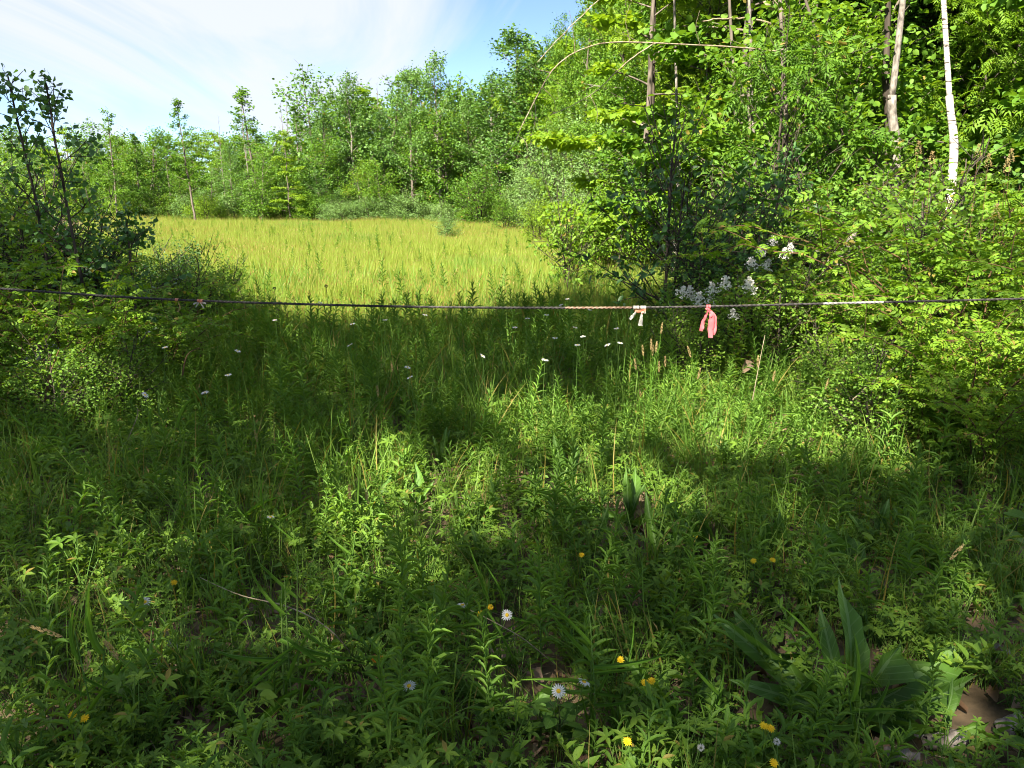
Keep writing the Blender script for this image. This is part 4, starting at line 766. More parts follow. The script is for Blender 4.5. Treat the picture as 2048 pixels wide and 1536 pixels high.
# heart-leaved plant, bottom centre
def heart_plant(u, vb, h, n_, sz_, label, seed):
    r = np.random.default_rng(seed); b = G(u, vb); b[2] = float(gz(b[0], b[1])); o = thing('heart_leaved_plant', b, label, 'weed'); g = Geo(); pth = np.stack([.01 * np.sin(np.linspace(0, 3, 6)), 0 * np.arange(6), np.linspace(0, h, 6)], -1); tube(g, pth, np.linspace(.004, .002, 6), 5)
    for k in range(n_):
        f = .25 + .75 * k / n_; a = k * 2.4; q = np.array([math.cos(a) * .05 * (1.3 - f), math.sin(a) * .05 * (1.3 - f), h * f + .02]); tube(g, np.array([[0, 0, h * f], q]), .0015, 3)
        c = obj('leaf', HEART, o, loc=q); c.rotation_mode = 'ZYX'; c.rotation_euler = (r.normal(-.25, .3), r.normal(0, .25), a - math.pi / 2); c.scale = (sz_ * r.uniform(.7, 1.15),) * 3
    obj('stem', g.mesh('stem', M['dark_stem']), o)
hv = np.array([[0, 0, 0], [.2, -.1, .03], [.45, .05, .06], [.5, .35, .06], [.32, .7, .02], [0, 1, -.1], [-.32, .7, .02], [-.5, .35, .06], [-.45, .05, .06], [-.2, -.1, .03], [0, .5, -.02]])
g = Geo(); g.add(hv, [np.array([[0, 1, 2], [0, 2, 10], [2, 3, 10], [3, 4, 10], [4, 5, 10], [5, 6, 10], [6, 7, 10], [7, 8, 10], [8, 0, 10], [8, 9, 0]])]); HEART = g.mesh('heart_leaf', M['broad'], True)
heart_plant(1112, 1515, .22, 13, .05, 'heart-leaved plant at the bottom centre under a daisy', 3); heart_plant(1075, 1500, .15, 8, .045, 'smaller heart-leaved plant left of the bottom centre one', 5); heart_plant(545, 1180, .12, 8, .04, 'round-leaved seedling in the left shade', 7)
for k, (u, v) in enumerate([(2020, 990), (1990, 1010), (1965, 640), (2030, 1420)]):
    heart_plant(u, v + 120, .3 if k != 3 else .12, 11, .075, ['large round-leaved plant at the right edge in shade', 'large round-leaved plant left of its twin at the right edge', 'large round-leaved sprig glowing in the sunlit rose bush', 'round-leaved sprig in the bottom right corner'][k], 11 + k)

# ------------------------------------------------------------------ shrubs and saplings close by
def rose(seed, n, L, leaf, mat, spread=.9, sz=.10, T=T_COMP7, gap=.045, up=1.0):
    r = np.random.default_rng(seed); cg = Geo(); lg = Geo()
    for k in range(n):
        az = k * 2.4 + r.normal(0, .4); l = L * r.uniform(.55, 1.1); t = np.linspace(0, 1, 14); reach = spread * l * r.uniform(.35, 1); hh = l * r.uniform(.6, .9) * up
        az2 = az + r.normal(0, .3) * t; pth = np.stack([np.cos(az2) * reach * t ** 1.2, np.sin(az2) * reach * t ** 1.2, hh * (1.9 * t - 1.05 * t * t)], -1) + r.normal(0, .02, (14, 3)) * t[:, None] + np.append(r.normal(0, .05, 2), 0) * (1 - t)[:, None]
        tube(cg, pth, np.linspace(.007, .0025, 14), 5)
        subs = [pth]
        for _ in range(4):
            q = int(r.integers(4, 12)); d = norm(np.array([r.normal(), r.normal(), abs(r.normal()) + .4])); sl = l * r.uniform(.18, .4); s = np.linspace(0, 1, 6)[:, None]
            sp_ = pth[q] + d * sl * s + np.array([0, 0, -.25 * sl]) * s ** 2; tube(cg, sp_, np.linspace(.0035, .0015, 6), 4); subs.append(sp_)
        for s_i, pp in enumerate(subs):
            ln = np.linalg.norm(np.diff(pp, axis=0), axis=1).sum(); m = max(4, int(ln / gap)); f = np.linspace(.06 if s_i == 0 else .1, 1, m) * (len(pp) - 1); i0 = np.minimum(f.astype(int), len(pp) - 2)
            pos = pp[i0] + (pp[i0 + 1] - pp[i0]) * (f - i0)[:, None]; tn = norm(pp[i0 + 1] - pp[i0]); sd = norm(np.cross(tn, [0, 0, 1.]) + 1e-6) * np.where(np.arange(m) % 2, 1, -1)[:, None]
            put(lg, T, pos, tn * .45 + sd * .9 + r.normal(0, .3, (m, 3)) + [0, 0, .15], np.array([0, 0, 1.]) + r.normal(0, .45, (m, 3)), sz * r.uniform(.7, 1.25, m), 1.0)
    return cg.mesh('canes', M['cane'], True), lg.mesh('foliage', M[leaf])
T_ROSE7 = t_compound(3, T_OVATE, .36, .62, .2)
RS = [rose(700 + i, 15, 1.55, 'rose', 'cane', .95, .105, T_ROSE7) for i in range(3)]
def rose_bush(x, y, s, i, label, rz=0):
    o = thing('rose_bush', (x, y, float(gz(x, y))), label, 'shrub', None, rz, s); obj('canes', RS[i][0], o); obj('foliage', RS[i][1], o)
for k, (u, Y, s, lb) in enumerate([(1960, 5.6, 1.25, 'largest sunlit rose bush at the right edge'), (1820, 6.4, 1.05, 'sunlit rose bush with upright shoots left of the largest one'), (2080, 6.8, 1.35, 'tall sunlit rose bush at the extreme right edge'), (1730, 6.4, .72, 'rose bush with glowing tips in front of the brush pile'), (1990, 4.5, .85, 'lower rose bush at the right edge, half in shade'),
                                   (1860, 8.0, 1.25, 'rose bush behind the sunlit ones at the foot of the birch'), (2010, 9.0, 1.4, 'rose bush behind and right of the birch foot'), (1600, 7.4, .85, 'shaded rose bush behind the white blossoms'), (1890, 5.0, .8, 'low rose bush in front of the largest sunlit one'), (1690, 8.6, 1.0, 'rose bush right behind the brush pile'), (1900, 4.5, .5, 'small rose bush at the shaded foot of the largest one'), (2020, 4.2, .55, 'small rose bush at the right edge below the cable'), (1780, 4.9, .42, 'smallest rose bush, leftmost of the low ones at right')]):
    rose_bush(XU(u, Y), Y, s, k % 3, lb, k * 1.3)
for k, (u, Y, s, lb) in enumerate([(110, 5.6, .85, 'arching rose bush in the left shade'), (20, 5.0, .7, 'rose bush with one sunlit spray at the left edge'), (300, 6.2, .75, 'rose bush right of the arching one in the left shade'), (-90, 6.0, 1.0, 'rose bush cut by the left edge')]):
    rose_bush(XU(u, Y), Y, s, k % 3, lb, k * 2.1 + .5)
def sapling(name, seed, u, vtop, Y, cr, nleaf, size, T, leaf, label, bark='bark_dark', r0=.010, width=.8, npr=16, cb=.2, prof='column', el=(20, 60), flat=.5, droop=.5, spread=.03, stems=1, lean=(0, 0), rz=0, cat='sapling', top_x=None):
    x = XU(u, Y); z0 = float(gz(x, Y)); H = P(u, vtop, Y)[2] - z0
    tg, lg = gen_tree(seed=seed, H=H, r0=r0, cb=cb, cr=cr, npr=npr, nleaf=nleaf, size=size, T=T, el=el, prof=prof, flat=flat, droop=droop, spread=spread, width=width, stems=stems, sides=6, lean=lean, sec=.9, leafstart=.2, wob=.012)
    o = thing(name, (x, Y, z0), label, cat); obj('trunk', tg.mesh('trunk', M[bark], True), o); obj('crown', lg.mesh('crown', M[leaf]), o); return o
sapling('aspen_sapling', 801, 92, 150, 7.0, .42, 420, .044, T_ROUND, 'aspen', 'leftmost tall aspen sapling, dark leaves against the sky', lean=(-.045, 0), width=1.0, npr=20, cb=.25)
sapling('aspen_sapling', 802, 165, 155, 6.8, .48, 540, .044, T_ROUND, 'aspen', 'second tall aspen sapling with a leafy side branch reaching right', lean=(-.05, 0), width=1.0, npr=20, cb=.25)
sapling('aspen_sapling', 803, 255, 435, 7.4, .50, 380, .05, T_ROUND, 'aspen', 'short aspen sapling with drooping leaves in front of the meadow', lean=(.02, 0), width=1.0, npr=14, cb=.3)
nb = [gen_tree(seed=810 + i, H=1.5, r0=.012, cb=.05, cr=.75, npr=18, nleaf=3600, size=.042, T=T_OVATE, el=(15, 65), prof='bush', flat=.7, spread=.06, width=.7, stems=5, sides=4) for i in range(3)]
NB = [(a.mesh('stems', M['bark_dark'], True), b.mesh('foliage', M[m])) for (a, b), m in zip(nb, ('weed', 'cover', 'aspen'))]
def near_bush(u, Y, s, i, label, wide=1.0):
    x = XU(u, Y); o = thing('leafy_bush', (x, Y, float(gz(x, Y))), label, 'shrub', None, RR.uniform(0, 6.28), (s * wide, s * wide, s)); obj('stems', NB[i][0], o); obj('foliage', NB[i][1], o)
for u, Y, s, i, lb in [(40, 8.2, 1.0, 0, 'shaded bush at the feet of the leftmost aspens'), (130, 8.8, .95, 2, 'shaded bush at the feet of the second aspen'), (-40, 7.4, 1.1, 1, 'bush cut by the left edge below the aspens'), (200, 9.4, .75, 0, 'bush left of the short aspen sapling'), (300, 8.6, .55, 1, 'low bush right of the short aspen sapling'),
        (390, 9.2, .62, 0, 'feathery low bush at the left rim of the meadow'), (440, 9.8, .5, 1, 'small feathery bush nearest the sunlit meadow'), (350, 10.4, .6, 2, 'low bush behind the feathery ones'), (-60, 10.5, 1.2, 0, 'tall bush behind the aspens at the left edge'), (70, 11, 1.2, 1, 'bush seen between the two aspens'),
        (1480, 8.2, .8, 2, 'shaded bush right of the dark sapling'), (1400, 7.6, .6, 0, 'shaded leafy bush behind the pink ribbon'), (1560, 6.6, .65, 1, 'bush under the white blossoms'), (1640, 9.6, 1.2, 0, 'green bush beside the brush pile'), (1450, 10.5, 1.1, 1, 'bush behind the dark sapling, right side'),
        (1560, 11, 1.5, 0, 'taller green bush behind the white blossoms'), (1740, 11.5, 1.5, 1, 'bush above the brush pile'), (1880, 7.0, .9, 0, 'small-leaved bush among the rose bushes'), (1800, 4.7, .42, 0, 'low bush at the shaded foot of the rose bushes'), (1700, 5.3, .42, 1, 'low bush at the left end of the rose bushes'), (60, 4.7, .38, 0, 'low bush before the left rose bush'), (210, 5.1, .38, 1, 'low bush at the foot of the arching left rose bush'), (1903, 8.5, 1.22, 1, 'bush hiding the foot of the birch'), (1790, 9.8, 1.1, 0, 'bush hiding the foot of the grey trunk'), (1390, 6.2, .42, 1, 'low leafy bush just below the pink ribbon')]:
    near_bush(u, Y, s, i, lb, 1.25)
sapling('dark_sapling', 821, 1345, 272, 8.2, 1.05, 800, .095, T_OVATE, 'darkleaf', 'dark shaded sapling with large pointed leaves before the sunlit wood', width=.5, npr=26, cb=.12, prof='bush', stems=3, el=(25, 70), flat=.5, r0=.016)
sapling('dark_sapling', 822, 1480, 330, 8.8, .9, 620, .09, T_OVATE, 'darkleaf', 'second dark sapling right of the large-leaved one', width=.5, npr=22, cb=.12, prof='bush', stems=2, el=(25, 70), flat=.5)
sapling('edge_sapling', 823, 1132, 395, 12.6, .75, 1100, .07, T_OVATE, 'understory', 'half-lit sapling standing at the right rim of the shaded meadow', width=.6, npr=22, cb=.15, prof='oval', stems=3, el=(25, 65))
sapling('young_ash', 824, 1552, 70, 11.0, 1.2, 420, .30, T_COMP11, 'understory', 'young tree with a thin dark stem and long fronds in the wood edge', npr=20, cb=.3, prof='oval', flat=1.4, r0=.022)
sapling('young_ash', 825, 1670, 60, 12.8, 1.4, 700, .30, T_COMP11, 'forest_y', 'bright young tree with drooping fronds left of the grey trunk', npr=24, cb=.1, prof='oval', flat=1.4, r0=.025, bark='bark')
sapling('young_maple', 826, 1845, 215, 14, 1.1, 1710, .072, T_OVATE, 'understory', 'leafy round-leaved sapling between the grey trunk and the birch', npr=24, cb=.1, prof='oval', flat=1.2, width=.95, r0=.02, spread=.06)
sapling('young_maple', 827, 1990, 190, 13.4, 1.2, 1900, .072, T_OVATE, 'understory', 'leafy sapling right of the birch', npr=24, cb=.1, prof='oval', flat=1.2, width=.95, r0=.02, spread=.06)
sapling('young_maple', 828, 1640, 225, 11.2, 1.2, 2090, .072, T_OVATE, 'understory', 'leafy sapling left of the grey trunk in the wood edge', npr=24, cb=.08, prof='oval', flat=1.2, width=.9, r0=.02, spread=.06)
sapling('young_maple', 829, 1440, 190, 13.5, 1.4, 2500, .078, T_OVATE, 'understory', 'leafy sapling left of the thin-stemmed young tree', npr=24, cb=.08, prof='oval', flat=1.6, width=.9, r0=.02, spread=.07)
sapling('young_maple', 830, 1590, 250, 14.5, 1.6, 2500, .078, T_OVATE, 'forest_y', 'yellow-green sapling behind the thin-stemmed young tree', npr=24, cb=.08, prof='oval', flat=1.8, width=.9, r0=.02, spread=.07)
sapling('young_maple', 831, 1735, 285, 10.6, 1.0, 1500, .07, T_OVATE, 'understory', 'leafy sapling at the foot of the thick grey trunk', npr=24, cb=.08, prof='oval', flat=1.2, width=.9, r0=.02, spread=.06)
sapling('young_maple', 832, 1510, 330, 12.0, 1.1, 1710, .072, T_OVATE, 'understory', 'low leafy sapling beneath the thin-stemmed young tree', npr=22, cb=.05, prof='bush', flat=1.0, width=.8, r0=.018, spread=.06, stems=2)
# white-blossomed plants
bo = []
for i in range(3):
    r = np.random.default_rng(850 + i); g = Geo(); n_ = 120; f = r.random(n_); a = r.random(n_) * 6.28; rad = .052 * (1 - f * .8) * np.sqrt(r.random(n_)) * (1 + .35 * np.sin(a * 2 + f * 9)); p = np.stack([np.cos(a) * rad, np.sin(a) * rad, f * .08], -1)
    put(g, T_ROUND, p, r.normal(size=(n_, 3)), p * [8, 8, 0] + r.normal(0, .3, (n_, 3)) + [0, 0, .5], .0125, 1.0); bo.append(g.mesh('blossom', M['cream']))
def blossom_plant(spots, Y, label, seed):
    c = np.mean([P(u, v, Y) for u, v in spots], 0); b = np.array([c[0], Y + .1, float(gz(c[0], Y))]); o = thing('white_flowering_plant', b, label, 'flower'); sg = Geo(); lg = Geo(); r = np.random.default_rng(seed)
    for u, v in spots:
        h = P(u, v, Y + r.normal(0, .15)) - b; h[2] -= .05; pth = smooth_path([np.append(r.normal(0, .05, 2), 0), h * [.5, .5, .55], h], 10); tube(sg, pth, np.linspace(.004, .0015, 10), 4)
        q = obj('blossom', bo[int(r.integers(0, 3))], o, loc=h, rz=r.random() * 6.28, sc=r.uniform(1.0, 1.35)); q.rotation_euler = (r.normal(0, .25), r.normal(0, .25), r.random() * 6)
        m = 34; f = np.linspace(.2, .97, m); pos = np.stack([np.interp(f, np.linspace(0, 1, 10), pth[:, k]) for k in range(3)], -1); az = np.arange(m) * 2.4
        put(lg, T_OVATE, pos, np.stack([np.cos(az), np.sin(az), np.full(m, .45)], -1), [0, 0, 1.], r.uniform(.05, .085, m), .5)
    obj('stems', sg.mesh('stems', M['cane']), o); obj('foliage', lg.mesh('foliage', M['cover']), o)
blossom_plant([(1425, 575), (1450, 565), (1420, 600)], 6.2, 'cream-blossomed plant just above the pink ribbon', 1)
blossom_plant([(1382, 585), (1360, 578), (1395, 598)], 6.5, 'white-blossomed plant left above the pink ribbon', 2)
blossom_plant([(1520, 500), (1546, 480), (1505, 525), (1530, 527), (1582, 495), (1568, 505)], 6.8, 'tallest cream-blossomed plant, right above the pink ribbon', 3)
blossom_plant([(1495, 565), (1500, 575), (1470, 625)], 6.0, 'small white-blossomed plant right of the pink ribbon', 4)
tan = Geo(); r = np.random.default_rng(6); n_ = 110; f = r.random(n_); a = r.random(n_) * 6.28; pp = np.stack([np.cos(a) * .035 * (1 - f * .8), np.sin(a) * .035 * (1 - f * .8), f * .12], -1); put(tan, T_DIAMOND, pp, r.normal(size=(n_, 3)) + [0, 0, .6], r.normal(size=(n_, 3)), .014, .5); TAN = tan.mesh('old_panicle', M['straw'])
for k, (u, v, Y) in enumerate([(1835, 310, 7.6), (1955, 315, 7.8), (2020, 325, 7.6), (1975, 335, 7.5), (1862, 330, 7.6), (2012, 345, 7.4), (1990, 440, 6.2)]):
    h = P(u, v, Y); b = np.array([h[0] + .05, Y, float(gz(h[0], Y))]); o = thing('meadowsweet_stalk', b, 'pale tan flower plume rising from the sunlit rose bushes', 'flower', 'tan plumes above the rose bushes'); g = Geo(); tube(g, smooth_path([np.zeros(3), (h - b) * [.3, .3, .5], h - b], 8), np.linspace(.004, .002, 8), 4); obj('stem', g.mesh('stem', M['cane']), o); obj('plume', TAN, o, loc=h - b)
# dark knobby dried heads over the shaded rim
for k, (u, v) in enumerate([(549, 577), (652, 572), (538, 628), (556, 620)]):
    h = P(u, v, 7.2); b = np.array([h[0] + RR.uniform(-.03, .03), 7.25, float(gz(h[0], 7.2))]); o = thing('dried_stalk', b, ['dark knob-headed dry stalk, tallest against the sunlit meadow', 'dark knob-headed dry stalk standing apart to the right', 'dark dry stalk lowest of the knob-headed ones', 'short dark dry stalk beside the tallest one'][k], 'weed', 'dark dry stalks at the meadow rim')
    g = Geo(); tube(g, np.array([[0, 0, 0], (h - b) * [.6, .6, .5], h - b]), [.003, .0025, .002], 4); obj('stem', g.mesh('stem', M['dark_stem']), o); g = Geo(); d = norm(np.random.default_rng(k).normal(size=(40, 3))); put(g, T_DIAMOND, (h - b) + d * .006, d, d[::-1], .014, .6); obj('knob', g.mesh('knob', M['dark_stem']), o)
# brush pile: grey weathered sticks in the shade of the wood edge
b = P(1722, 470, 9.2); b[2] = float(gz(b[0], b[1])); 
for k in range(16):
    r = np.random.default_rng(870 + k); L = r.uniform(.5, 1.1); a = r.normal(.2, .5); c = b + np.array([r.normal(0, .18), r.normal(0, .2), 0]); c[2] = P(1722, 470, 9.2)[2] + r.uniform(-.35, .10); g = Geo()
    pth = np.array([[-L / 2 * math.cos(a), -L / 2 * math.sin(a), r.normal(-.05, .08)], [0, 0, .02], [L / 2 * math.cos(a), L / 2 * math.sin(a), r.normal(-.08, .1)]]); rr = r.uniform(.018, .05)
    tube(g, smooth_path(pth, 7), np.linspace(rr, rr * .6, 7) * r.uniform(.85, 1.1, 7), 7, cap=True)
    tag(obj('weathered_branch', g.mesh('weathered_branch', M['deadwood'], True), loc=c), 'grey weathered branch in the brush pile behind the rose tips', 'branch', 'branches of the brush pile')
# stump carrying the pile
g = Geo(); h_ = P(1722, 480, 9.3)[2]; th = np.linspace(0, 6.283, 17)[:-1]; prof_ = [(.52, -.1), (.40, h_ * .45), (.34, h_ - .12), (.30, h_ - .04)]
rings = np.concatenate([np.stack([np.cos(th) * r_ * (1 + .12 * np.sin(5 * th + z_)), np.sin(th) * r_ * (1 + .1 * np.cos(3 * th)), np.full(16, z_)], -1) for r_, z_ in prof_]); i = np.arange(16); j = (i + 1) % 16
g.add(rings, [np.concatenate([np.stack([i + 16 * q, j + 16 * q, j + 16 * q + 16, i + 16 * q + 16], -1) for q in range(3)]), np.arange(48, 64)[None]]); tag(obj('stump', g.mesh('stump', M['deadwood'], True), loc=(b[0], b[1] + .15, b[2])), 'rotting grey stump under the brush pile', 'stump')
# stones and rotten wood
def lump(name, u, v, s, mat, label, cat, seed, flatz=.5, group=None, Y=None, z=0):
    r = np.random.default_rng(seed); p = G(u, v) if Y is None else P(u, v, Y); p[2] = float(gz(p[0], p[1])) + z; g = Geo(); n1, n2 = 8, 12; ph = np.linspace(.05, math.pi - .05, n1); th = np.linspace(0, 6.283, n2 + 1)[:-1]
    q = np.stack([np.outer(np.sin(ph), np.cos(th)), np.outer(np.sin(ph), np.sin(th)), np.outer(np.cos(ph), np.ones(n2)) * flatz], -1).reshape(-1, 3); k = r.normal(size=(5, 3)) * 2.2; q *= (1 + .16 * np.sin(q @ k.T + r.random(5) * 6).sum(1) / 2)[:, None]; q = np.round(q * 7) / 7 * .45 + q * .55
    i = (np.arange(n1 - 1)[:, None] * n2 + np.arange(n2)[None]).ravel(); j = (np.arange(n1 - 1)[:, None] * n2 + (np.arange(n2)[None] + 1) % n2).ravel()
    g.add(q * s, np.stack([i, i + n2, j + n2, j], -1)); g.add(np.array([q[:n2].mean(0) * s * 1.02] + list(q[:n2] * s)), np.array([[0, k_ + 1, (k_ + 1) % n2 + 1] for k_ in range(n2)]))
    tag(obj(name, g.mesh(name, M[mat]), loc=p, rz=r.random() * 6), label, cat, group)
lump('stone', 115, 790, .22, 'stone', 'pale grey stone half hidden beside the left rose bush', 'stone', 1, .8, z=.16); lump('stone', 325, 1325, .07, 'stone', 'small dark stone under the lone left daisy', 'stone', 2); lump('stone', 1850, 1475, .03, 'stone', 'small pebble near the rotten wood', 'stone', 3)
def slab(u, v, L, wd, rz, label, seed):
    r = np.random.default_rng(seed); p = G(u, v); p[2] = float(gz(p[0], p[1])) + .025; n_ = 9; t = np.linspace(-.5, .5, n_); up = np.stack([t * L, wd * (.5 - abs(t) * .5) * r.uniform(.6, 1.1, n_), .012 + r.normal(0, .004, n_)], -1); lo = np.stack([t * L, -wd * (.5 - abs(t) * .5) * r.uniform(.6, 1.1, n_), .004 + r.normal(0, .004, n_)], -1); mid = np.stack([t * L, 0 * t, .026 + r.normal(0, .006, n_)], -1)
    v_ = np.concatenate([up, mid, lo, up - [0, 0, .02], lo - [0, 0, .02]]); i = np.arange(n_ - 1); q = lambda a, b_: np.stack([a * n_ + i, a * n_ + i + 1, b_ * n_ + i + 1, b_ * n_ + i], -1)
    g = Geo(); g.add(v_, np.concatenate([q(0, 1), q(1, 2), q(2, 4), q(3, 0), q(4, 3)])); tag(obj('rotten_wood', g.mesh('rotten_wood', M['deadwood'], True), loc=p, rz=rz), label, 'wood', None)
slab(1890, 1500, .14, .07, .2, 'largest piece of pale rotten wood in the bottom right corner', 1); slab(1800, 1525, .10, .03, -.2, 'narrow piece of rotten wood left of the largest one', 2); slab(2010, 1480, .12, .06, .5, 'piece of rotten wood at the right edge of the bottom corner', 3); slab(1975, 1330, .16, .03, -.7, 'long splinter of weathered wood above the bottom right corner', 4)
lv = Geo(); put(lv, t_lance(5, .3, .6, .45, .3, seed=5), [[0, 0, 0]], [[0, 1., 0]], [0, 0, 1.], 1.0, .7); lv = lv.mesh('dry_leaf', M['litter'], True)
for k, (u, v, s, lb) in enumerate([(1480, 805, .13, 'upright curled brown leaf beneath the pink ribbon'), (1500, 790, .12, 'second curled brown leaf beside the upright one'), (335, 1305, .07, 'curled grey dry leaf under the lone left daisy'), (870, 1325, .05, 'reddish dry leaf left of the tilted daisy'), (630, 1440, .06, 'pale dry leaf at the foot of the tall grass clump'), (130, 1480, .06, 'tan dry leaf in the bottom left corner'), (760, 1420, .06, 'dry leaf in the dark gap below the orange hawkweeds'), (1930, 1320, .06, 'dry leaf by the long wood splinter')]):
    p = G(u, v); p[2] = float(gz(p[0], p[1])) + (.05 if k > 1 else .22); o = obj('dry_leaf', lv, loc=p, sc=s); o.rotation_euler = (1.1 if k < 2 else .3, .4, k * 1.9); tag(o, lb, 'leaf')
# bare arching stems
def bare(px, Ys, r0, label, mat='twig'):
    pts = [PZ(u, v, z_) if abs(z_) < 1 else P(u, v, z_) for (u, v), z_ in zip(px, Ys)]; pts[0][2] = max(pts[0][2], float(gz(pts[0][0], pts[0][1]))); p = smooth_path(pts, 20); g = Geo(); tube(g, p - p[0], np.linspace(r0, r0 * .4, 20), 5); tag(obj('bare_stem', g.mesh('bare_stem', M[mat], True), loc=p[0]), label, 'stem')
bare([(720, 1330), (660, 1260), (580, 1215), (480, 1190), (400, 1155)], [.04, .24, .33, .34, .25], .0028, 'long bare stem arching over the left foreground')
bare([(1110, 1330), (1050, 1280), (990, 1245), (940, 1220)], [.04, .18, .26, .28], .0022, 'bare stem slanting past the tilted daisy')
bare([(1705, 800), (1750, 760), (1790, 735)], [4.6, 4.6, 4.6], .006, 'pale bare stick poking from the shade below the rose bushes')
bare([(1780, 585), (1720, 535), (1640, 500), (1560, 480)], [6.3, 6.4, 6.5, 6.6], .006, 'brown rose cane sweeping left below the glowing tips', 'cane')
bare([(1505, 800), (1520, 720), (1530, 670)], [4.7, 4.7, 4.8], .003, 'thin tan dead stem right of the pink ribbon')
bare([(255, 880), (275, 830), (272, 810)], [4.1, 4.1, 4.1], .003, 'hooked tan dead stem in the left shade')
bare([(365, 750), (375, 710), (400, 695)], [5.0, 5.0, 5.0], .006, 'dark bent twig in the left shade', 'cane')
bare([(90, 800), (100, 750), (118, 700)], [4.7, 4.7, 4.7], .009, 'dark upright cane before the pale stone', 'cane')
bare([(1530, 1510), (1550, 1480), (1565, 1450)], [.02, .12, .2], .002, 'pale broken straw at the bottom right of centre')
for k in range(14):    # fine dead tangle
    r = np.random.default_rng(900 + k); p = G(1230 + r.normal(0, 30), 1215); a = r.random() * 6.28; g = Geo(); q = np.array([[0, 0, 0], [math.cos(a) * .06, math.sin(a) * .06, .05], [math.cos(a) * .13, math.sin(a) * .13, .03 + r.random() * .03]]); tube(g, smooth_path(q, 8), .0011, 3)
    tag(obj('dead_stalk', g.mesh('dead_stalk', M['twig']), loc=(p[0], p[1], float(gz(p[0], p[1])))), 'fine grey dead stalk in the tangle above the twin hawkweeds', 'stem', 'fine dead tangle')

# ------------------------------------------------------------------ the cable and its ribbons
CY = 4.0
ctl = [P(u, v, CY) for u, v in [(-260, 558), (0, 577), (300, 597), (600, 608), (900, 614.5), (1200, 615.5), (1417, 613), (1700, 606), (2048, 597.5), (2300, 589)]]
cp = smooth_path(ctl, 400)
def strands(seg, r, R, turns_m, n=3, sides=5):
    g = Geo(); s = np.concatenate([[0], np.cumsum(np.linalg.norm(np.diff(seg, axis=0), axis=1))])
    for k in range(n):
        a = s * turns_m * 2 * math.pi + k * 2 * math.pi / n; tube(g, seg + np.stack([0 * a, np.cos(a) * R, np.sin(a) * R], -1), r, sides)
    return g
def us(p): return np.array([proj(q)[0] for q in p])
U = us(cp); mid = cp[len(cp) // 2].copy(); cable = thing('cable', mid, 'taut weathered twisted cable stretched across the whole clearing', 'cable')
dense = smooth_path(ctl, 1500); UD = us(dense)
for nm, mat, lo, hi, r_ in (('cable_run', 'cable', -9999, 1130, .0036), ('rusted_run', 'rusted', 1130, 1262, .0030), ('cable_run', 'cable', 1262, 1645, .0036), ('bare_steel_run', 'steel', 1645, 1765, .0036), ('cable_run', 'cable', 1765, 9999, .0036)):
    k = np.where((UD >= lo) & (UD <= hi))[0]; k = np.arange(k[0], min(k[-1] + 2, len(dense))); obj(nm, strands(dense[k] - mid, r_, .0032, 14).mesh(nm, M[mat], True), cable)
for e, lb in ((cp[0], 'left'), (cp[-1], 'right')):
    g = Geo(); zz = float(gz(e[0], e[1])); tube(g, np.array([[0, 0, -.1], [0, 0, .6], [.01, 0, 1.32]]), [.055, .052, .048], 10, cap=True); tag(obj('post', g.mesh('post', M['post'], True), loc=(e[0] + (-.05 if lb == 'left' else .05), e[1], zz)), f'wooden post holding the {lb} end of the cable, out of frame', 'post')
def cab(u): i = int(np.argmin(abs(UD - u))); return dense[i].copy()
def strip(g, pts, wdt, nrm=(0, -1, 0), crinkle=.0045, seed=0, mi=0, fold=.25):
    r = np.random.default_rng(seed); p = smooth_path(pts, 12); t = norm(np.gradient(p, axis=0)); s = norm(np.cross(t, nrm)); nn = np.cross(s, t); w = np.interp(np.linspace(0, 1, 12), np.linspace(0, 1, len(wdt)), wdt)[:, None]
    cols = [p - s * w / 2 + nn * r.normal(0, crinkle, (12, 1)), p - s * w * .17 + nn * (fold * w * .5), p + s * w * .17 - nn * (fold * w * .4) + nn * r.normal(0, crinkle, (12, 1)), p + s * w / 2 + nn * r.normal(0, crinkle, (12, 1))]
    v = np.concatenate(cols); i = np.arange(11); g.add(v, np.concatenate([np.stack([a * 12 + i, a * 12 + i + 1, a * 12 + 12 + i + 1, a * 12 + 12 + i], -1) for a in range(3)]), mi)
def loop_knot(g, c, w, r, mi=0, seed=0):
    th = np.linspace(0, 2 * math.pi, 13); rr = np.random.default_rng(seed)
    for k in range(2):
        p = c + np.stack([np.full(13, (k - .5) * w * .5) + rr.normal(0, .001, 13), np.cos(th) * r, np.sin(th) * r], -1); v = np.concatenate([p - [w * .45, 0, 0], p + [w * .45, 0, 0]]); i = np.arange(12); g.add(v, np.stack([i, i + 1, i + 14, i + 13], -1), mi)
px = CY / F * 1.02   # metres per photo pixel at the cable
def R_(c, du, dv, dy=0): return c + np.array([du * px, dy, -dv * px])
c = cab(1417); o = thing('pink_ribbon', c, 'salmon pink ribbon tied to the cable with two long tails', 'ribbon'); z0 = np.zeros(3)
g = Geo(); loop_knot(g, z0, .016, .0095, 0, 1); strip(g, [R_(z0, -5, 2, -.010), R_(z0, 2, 8, -.013), R_(z0, 5, 12, -.011)], [.014, .017, .012], seed=2); obj('knot', g.mesh('knot', M['pink'], True), o)
g = Geo(); strip(g, [R_(z0, -2, 8, -.012), R_(z0, -5, 18, -.014), R_(z0, -10, 33, -.012), R_(z0, -13, 48, -.014)], [.008, .014, .021, .018], seed=3); obj('tail', g.mesh('tail', M['pink'], True), o)
